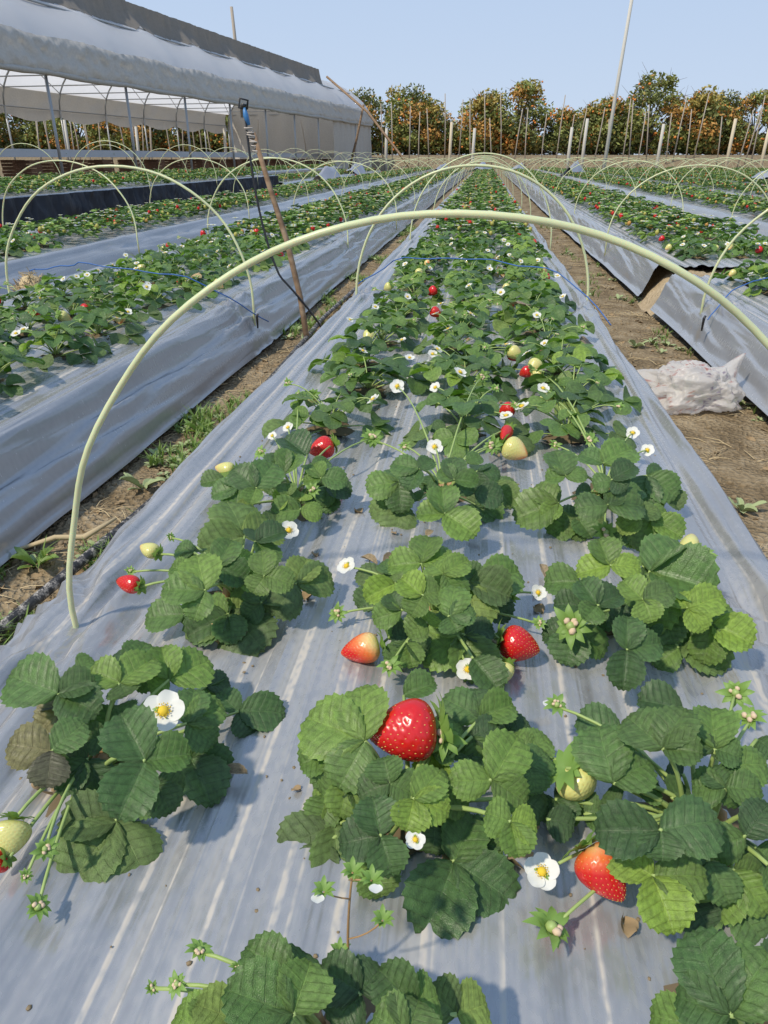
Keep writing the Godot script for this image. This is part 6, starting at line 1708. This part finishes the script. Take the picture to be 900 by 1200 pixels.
func build_furrow_things() -> void:
	var r := RandomNumberGenerator.new()
	r.seed = 99
	# soil crumbs, litter and weeds
	var st := start()
	blob(st, Vector3.ZERO, Vector3(1.0, 0.7, 0.8), 4, 6)
	scatter("soil_clods", done(st), M.clod, furrow_places(3600, 1, 0.5, 0.0), 0.002, 0.009, "crumbly soil clods lying in the furrows", "clods", false)
	st = start()
	sheet(st, 3, 3, func(u, v): return Vector3((u - 0.5) * sin(0.3 + v * 2.6), 0.25 * sin(u * 5.0 + v * 3.0), v - 0.5))
	scatter("leaf_litter", done(st), M.litter, furrow_places(700, 2, 0.6, 0.0), 0.008, 0.026, "dry brown leaf litter on the furrow soil", "litter", false)
	scatter("dead_stems", _stems(), M.straw, furrow_places(420, 3, 0.5, 0.0), 0.4, 1.2, "pale dead stems strewn over the furrow soil", "straw")
	scatter("grass", grass_tuft(5, 9), M.weed, furrow_places(900, 4, 0.70, 0.7), 0.25, 0.85, "thin grass sprouting along the furrows", "grass")
	scatter("weeds", rosette(6, 7, 0.03), M.pale_weed, furrow_places(380, 7, 0.55, 0.7), 0.3, 1.0, "small pale broadleaf weeds in the furrows", "weeds")
	# crumbs of soil and dead scraps on the middle film
	var on_film := []
	var scraps := []
	for k in 520:
		var x := r.randf_range(-0.40, 0.33)
		var z := -0.22 - pow(r.randf(), 1.4) * 3.0
		on_film.append(Vector3(x, film_surface(x, z) + 0.0005, z))
	for k in 46:
		var x := -0.03 + (r.randi_range(0, 2) - 1) * 0.215 + r.randfn(0.0, 0.07)
		var z := -0.30 - pow(r.randf(), 1.3) * 2.2
		scraps.append(Vector3(x, film_surface(x, z) + 0.003, z))
	st = start()
	blob(st, Vector3.ZERO, Vector3(1.0, 0.6, 0.8), 3, 5)
	scatter("soil_crumbs", done(st), M.clod, on_film, 0.0006, 0.0024, "fine soil crumbs sprinkled on the grey film", "crumbs", false)
	st = start()
	sheet(st, 4, 4, func(u, v): return Vector3((u - 0.5) * sin(0.3 + v * 2.6), 0.3 * sin(u * 5.0 + v * 3.0), v - 0.5))
	scatter("dry_scraps", done(st), M.litter, scraps, 0.006, 0.020, "dry leaf scraps caught on the film around the plants", "litter", false)
	# single larger weeds beside the pipe
	for k in 5:
		var p: Array = [[-0.70, -1.36], [-0.745, -1.02], [-0.72, -1.75], [0.56, -1.42], [0.60, -2.85]][k]
		var w := base("weed", Vector3(p[0], ground_y(p[0], p[1]), p[1]))
		for q in 7:
			var leaf := part("leaf", leaflets_mid[q % 6], M.pale_weed if k in [0, 3, 4] else M.weed, w)
			var a := q * 2.4
			var d := Vector3(cos(a) * 0.8, 0.5 + 0.3 * sin(q * 2.0), sin(a) * 0.8).normalized()
			leaf.transform = along(d * 0.004, d * r.randf_range(0.035, 0.06), (Vector3.UP - d * d.y + d * 0.1).normalized(), 0.014)
		tag(w, ["pale lobed weed between the pipe and the sprinkler stake bed", "green leafy weed close to the black pipe", "green weed in the furrow before the sprinkler stake", "wilted grey green weed beside the plastic film edge", "grey green weed in front of the sandy gap"][k], "weed", "weeds in the furrows")
	# drip pipe
	var pts := []
	for p in [[-0.715, -0.45], [-0.685, -0.70], [-0.660, -0.92], [-0.640, -1.17], [-0.628, -1.40], [-0.630, -1.80], [-0.640, -2.40], [-0.668, -3.16], [-0.66, -4.0]]:
		pts.append(Vector3(p[0], 0.012 + 0.005 * sin(p[1] * 5.0), p[1]))
	var c := Curve3D.new()
	for p in pts: c.add_point(p)
	var fine := []
	for i in 60: fine.append(c.sample_baked(c.get_baked_length() * i / 59.0, true))
	st = start()
	tube(st, fine, 0.0095, 10)
	tag(top("irrigation_pipe", done(st), M.pipe_black), "black irrigation pipe crusted with dry mud lying in the furrow", "pipe")
	# dry stalk on the soil
	st = start()
	tube(st, [Vector3(-0.80, 0.012, -1.03), Vector3(-0.74, 0.02, -1.08), Vector3(-0.69, 0.018, -1.09), Vector3(-0.655, 0.03, -1.15)], [0.003, 0.005, 0.006, 0.003], 6)
	tag(top("dry_stalk", done(st), M.straw), "flat pale dry stalk lying beside the black pipe", "stalk")
	# sprinkler on a stake
	var s := base("sprinkler_stake", Vector3(-0.644, 0, -2.77))
	tag(s, "crooked wooden stake carrying a small sprinkler head and black hose", "sprinkler")
	st = start()
	tube(st, [Vector3(0, -0.08, 0), Vector3(-0.03, 0.16, -0.01), Vector3(-0.075, 0.36, -0.03), Vector3(-0.13, 0.53, -0.05), Vector3(-0.19, 0.72, -0.08)], [0.012, 0.011, 0.011, 0.010, 0.009], 8)
	part("stick", done(st), M.wood, s)
	st = start()
	tube(st, curve(Vector3(-0.215, 0.77, -0.08), Vector3(-0.185, 0.42, -0.02), Vector3(-0.10, 0.25, 0.02), 10) + curve(Vector3(-0.09, 0.235, 0.02), Vector3(0.02, 0.12, 0.02), Vector3(0.06, 0.02, -0.03), 8), 0.0042, 6)
	part("hose", done(st), M.black_plastic, s)
	st = start()
	var turns := []
	for k in 90:
		var t := k / 89.0
		turns.append(Vector3(-0.178 - 0.028 * t, 0.655 + 0.085 * t, -0.076) + Vector3(cos(k * 0.75), 0.2 * sin(k * 0.41), sin(k * 0.75)) * (0.0125 + 0.002 * sin(k * 0.23)))
	tube(st, turns, 0.0028, 5, false)
	part("binding", done(st), M.white_string, s)
	st = start()
	tube(st, [Vector3(-0.205, 0.745, -0.08), Vector3(-0.213, 0.775, -0.08), Vector3(-0.216, 0.80, -0.08)], [0.007, 0.010, 0.006], 8)
	var con := part("connector", done(st), M.blue_plastic, s)
	st = start()
	tube(st, [Vector3(-0.207, 0.795, -0.08), Vector3(-0.201, 0.822, -0.08), Vector3(-0.230, 0.829, -0.08), Vector3(-0.236, 0.80, -0.08), Vector3(-0.207, 0.795, -0.08)], 0.0042, 6)
	tube(st, [Vector3(-0.221, 0.795, -0.08), Vector3(-0.217, 0.812, -0.08)], [0.006, 0.010], 8)
	part("nozzle_bracket", done(st), M.black_plastic, con)
	# blue strings pegged over the beds
	var strings := [
		[[Vector3(-1.72, 0.25, -2.72), Vector3(-1.37, 0.31, -2.5), Vector3(-0.99, 0.27, -2.48), Vector3(-0.86, 0.185, -2.55), Vector3(-0.77, 0.09, -2.66)], "blue string tied over the bed beside the sprinkler stake"],
		[[Vector3(-0.48, 0.19, -2.92), Vector3(-0.30, 0.30, -2.85), Vector3(0.0, 0.315, -2.75), Vector3(0.26, 0.29, -2.65), Vector3(0.39, 0.20, -2.52), Vector3(0.43, 0.15, -2.45)], "blue string tied across the middle bed between the hoop feet"],
		[[Vector3(0.80, 0.13, -2.70), Vector3(0.90, 0.22, -2.80), Vector3(1.10, 0.28, -2.88), Vector3(1.40, 0.29, -2.95)], "blue string tied to the hoop foot behind the bag"]]
	for k in strings:
		var cc := Curve3D.new()
		for p in k[0]: cc.add_point(p)
		var q := []
		for i in 24: q.append(cc.sample_baked(cc.get_baked_length() * i / 23.0, true) + Vector3(0, 0.003 * sin(i * 1.7), 0))
		st = start()
		tube(st, q, 0.0022, 5)
		tag(top("string", done(st), M.blue_string), k[1], "string", "blue strings over the beds")
	for p in [[Vector3(-0.795, 0.11, -2.60), "small black peg at the hoop foot beside the sprinkler stake"], [Vector3(0.775, 0.13, -2.66), "small black peg at the hoop foot behind the bag"]]:
		st = start()
		tube(st, [Vector3(0, -0.03, 0), Vector3(0, 0.012, 0), Vector3(0.004, 0.022, 0)], [0.003, 0.005, 0.004], 7)
		tag(top("ground_peg", done(st), M.black_plastic, p[0]), p[1], "peg", "pegs holding the strings")
	# straw lump at a hoop foot
	st = start()
	for k in 260:
		var d := Vector3(r.randfn(), absf(r.randfn()) * 0.8, r.randfn()).normalized() * pow(r.randf(), 0.4)
		var e := Vector3(r.randfn(), r.randfn() * 0.5, r.randfn()).normalized() * 0.03
		var p := Vector3(d.x * 0.07, d.y * 0.09, d.z * 0.06)
		tube(st, [p - e, p + e], 0.0016, 3, false)
	blob(st, Vector3(0, 0.02, 0), Vector3(0.055, 0.06, 0.05), 5, 8)
	tag(top("straw_clump", done(st), M.straw, Vector3(-1.80, 0.14, -2.84)), "dry straw clump packed around a hoop foot", "straw")
	# plastic bag
	st = start()
	var ring := 96
	var rows := 60
	for i in rows + 1:
		var t := float(i) / rows
		for j in ring + 1:
			var a := TAU * j / ring
			var p := Vector3(cos(a) * sin(PI * t), cos(PI * t), sin(a) * sin(PI * t))
			var n1 := nz.get_noise_3d(p.x * 42.0, p.y * 42.0, p.z * 42.0)
			var n2 := absf(nz.get_noise_3d(p.x * 34.0 + p.z * 30.0 + 50.0, p.y * 60.0, p.z * 62.0))
			var n3 := absf(nz.get_noise_3d(p.x * 95.0 + 20.0, p.y * 40.0 + p.x * 40.0, p.z * 60.0))
			var k := 1.0 + n1 * 0.40 - n2 * 0.40 - n3 * 0.16
			var sx := signf(p.x) * pow(absf(p.x), 0.8)
			var q := Vector3(sx * 0.122 * k, maxf(p.y, -0.46) * 0.085 * k + 0.039, p.z * 0.110 * k)
			q += Vector3(0.070, 0.070, -0.03) * pow(maxf(0.0, p.dot(Vector3(0.74, 0.50, -0.45).normalized())), 34.0)
			q += Vector3(-0.05, 0.015, -0.05) * pow(maxf(0.0, p.dot(Vector3(-0.8, 0.2, -0.56).normalized())), 30.0)
			var col := Color(0.86, 0.83, 0.79) * (1.0 + 0.06 * n1)
			var s1 := nz.get_noise_3d(p.x * 55.0 + 300.0, p.y * 90.0, p.z * 130.0)
			if absf(s1 - 0.16) < 0.035 and p.z < 0.25 and p.y > 0.1: col = Color(0.56, 0.19, 0.16)
			elif absf(s1 + 0.20) < 0.03 and p.z > 0.2: col = Color(0.22, 0.16, 0.28) if p.x > 0.0 else Color(0.56, 0.25, 0.20)
			st.set_color(col)
			st.add_vertex(q)
	for i in rows:
		for j in ring:
			var a := i * (ring + 1) + j
			for k in [a, a + 1, a + ring + 2, a, a + ring + 2, a + ring + 1]: st.add_index(k)
	st.generate_normals()
	var bag := top("plastic_bag", st.commit(), M.bag, Vector3(0.628, -0.004, -2.12))
	tag(bag, "crumpled whitish plastic bag with red print lying in the furrow", "bag")
	# thin weed with pale flowers beside the front plant
	var wd := base("flowering_weed", Vector3(-0.055, BED_TOP, -0.270))
	tag(wd, "thin upright weed with tiny pale violet flowers beside the front plant", "weed", "weeds in the furrows")
	st = start()
	tube(st, curve(Vector3.ZERO, Vector3(-0.004, 0.05, -0.004), Vector3(0.002, 0.105, -0.006), 8), [0.0011, 0.001, 0.001, 0.0009, 0.0009, 0.0008, 0.0008, 0.0007, 0.0007], 5)
	tube(st, curve(Vector3(0, 0.055, 0), Vector3(0.012, 0.06, 0), Vector3(0.020, 0.075, 0), 4), 0.0006, 4)
	tube(st, curve(Vector3(0, 0.085, -0.004), Vector3(-0.008, 0.09, 0), Vector3(-0.014, 0.094, 0), 4), 0.0006, 4)
	tube(st, curve(Vector3(0, 0.10, -0.005), Vector3(0.006, 0.108, 0), Vector3(0.014, 0.108, 0), 4), 0.0006, 4)
	part("stem", done(st), M.stem_red, wd)
	for p in [Vector3(0.020, 0.075, 0), Vector3(-0.014, 0.094, 0), Vector3(0.014, 0.108, 0), Vector3(0.002, 0.105, -0.006), Vector3(-0.006, 0.04, 0)]:
		var cpart := part("bud", mesh_sepals[2], M.sepal, wd, p)
		cpart.scale = Vector3.ONE * 0.0065
	for p in [Vector3(0.017, 0.110, 0.002), Vector3(-0.016, 0.096, 0.002)]:
		var fl := part("flower", mesh_petals[0], M.petal, wd, p)
		fl.scale = Vector3.ONE * 0.010
	# fallen bits on the film
	for k in 9:
		var p: Array = [[0.083, -0.545, 0], [-0.13, -0.79, 1], [0.095, -0.80, 1], [-0.10, -0.78, 1], [0.015, -0.865, 1], [-0.045, -0.875, 1], [0.24, -0.83, 0], [-0.19, -0.42, 1], [0.05, -1.16, 1]][k]
		var o := top("fallen_petal" if p[2] == 0 else "dead_leaf", leaflets_mid[k % 6], M.petal if p[2] == 0 else M.leaf_dry1)
		var at := Vector3(p[0], BED_TOP + 0.016, p[1])
		var a := r.randf() * TAU
		o.transform = along(at, at + Vector3(cos(a), 0.05, sin(a)) * (0.010 if p[2] == 0 else r.randf_range(0.012, 0.03)), Vector3(0.1, 1, 0.1), 0.010)
		tag(o, "fallen petal lying on the grey film" if p[2] == 0 else "small dead brown leaf lying on the grey film", "petal" if p[2] == 0 else "dead leaf", "fallen bits on the film")

func _stems() -> ArrayMesh:
	var r := RandomNumberGenerator.new()
	r.seed = 12
	var st := start()
	for k in 4:
		var p := Vector3(r.randf_range(-0.03, 0.03), 0.004, r.randf_range(-0.03, 0.03))
		var d := Vector3(r.randf_range(-1, 1), 0.06, r.randf_range(-1, 1)).normalized()
		tube(st, [p, p + d * 0.02 + Vector3(0.004, 0.004, 0), p + d * 0.05], [0.0013, 0.0012, 0.0006], 4, false)
	return done(st)

func _ready() -> void:
	rng.seed = 20240
	nz.seed = 8
	nz.frequency = 0.02
	# camera, sky, sun, exposure
	var cam := Camera3D.new()
	cam.name = "camera"
	cam.fov = 70.435
	cam.near = 0.05
	cam.far = 1500.0
	cam.position = EYE
	cam.rotation = Vector3(deg_to_rad(-26.02), deg_to_rad(7.23), 0)
	add_child(cam)
	cam.current = true
	var env := Environment.new()
	env.background_mode = Environment.BG_SKY
	env.tonemap_mode = Environment.TONE_MAPPER_LINEAR
	env.tonemap_exposure = 1.42
	env.sdfgi_enabled = true
	env.ssao_enabled = true
	env.ssil_enabled = true
	var sky := Sky.new()
	var sm := ProceduralSkyMaterial.new()
	sm.sky_top_color = lin(0.245, 0.36, 0.57)
	sm.sky_horizon_color = lin(0.425, 0.505, 0.615)
	sm.sky_curve = 0.22
	sm.ground_bottom_color = lin(0.16, 0.13, 0.09)
	sm.ground_horizon_color = lin(0.30, 0.28, 0.25)
	sm.sun_angle_max = 3.0
	sky.sky_material = sm
	env.sky = sky
	var we := WorldEnvironment.new()
	we.name = "world"
	we.environment = env
	add_child(we)
	var sun := DirectionalLight3D.new()
	sun.name = "sun"
	sun.light_energy = 0.86
	sun.light_color = Color(1.0, 0.955, 0.88)
	sun.light_angular_distance = 2.5
	sun.shadow_enabled = true
	add_child(sun)
	sun.look_at_from_position(Vector3.ZERO, Vector3(0.43, -0.80, -0.45))
	# structure
	make_materials()
	plan_hoops()
	build_ground()
	build_beds()
	build_hoops()
	build_greenhouse()
	build_far_edge()
	# plants
	make_plant_shapes()
	build_near_plants()
	build_rows()
	build_bench_plants()
	# small things
	build_furrow_things()
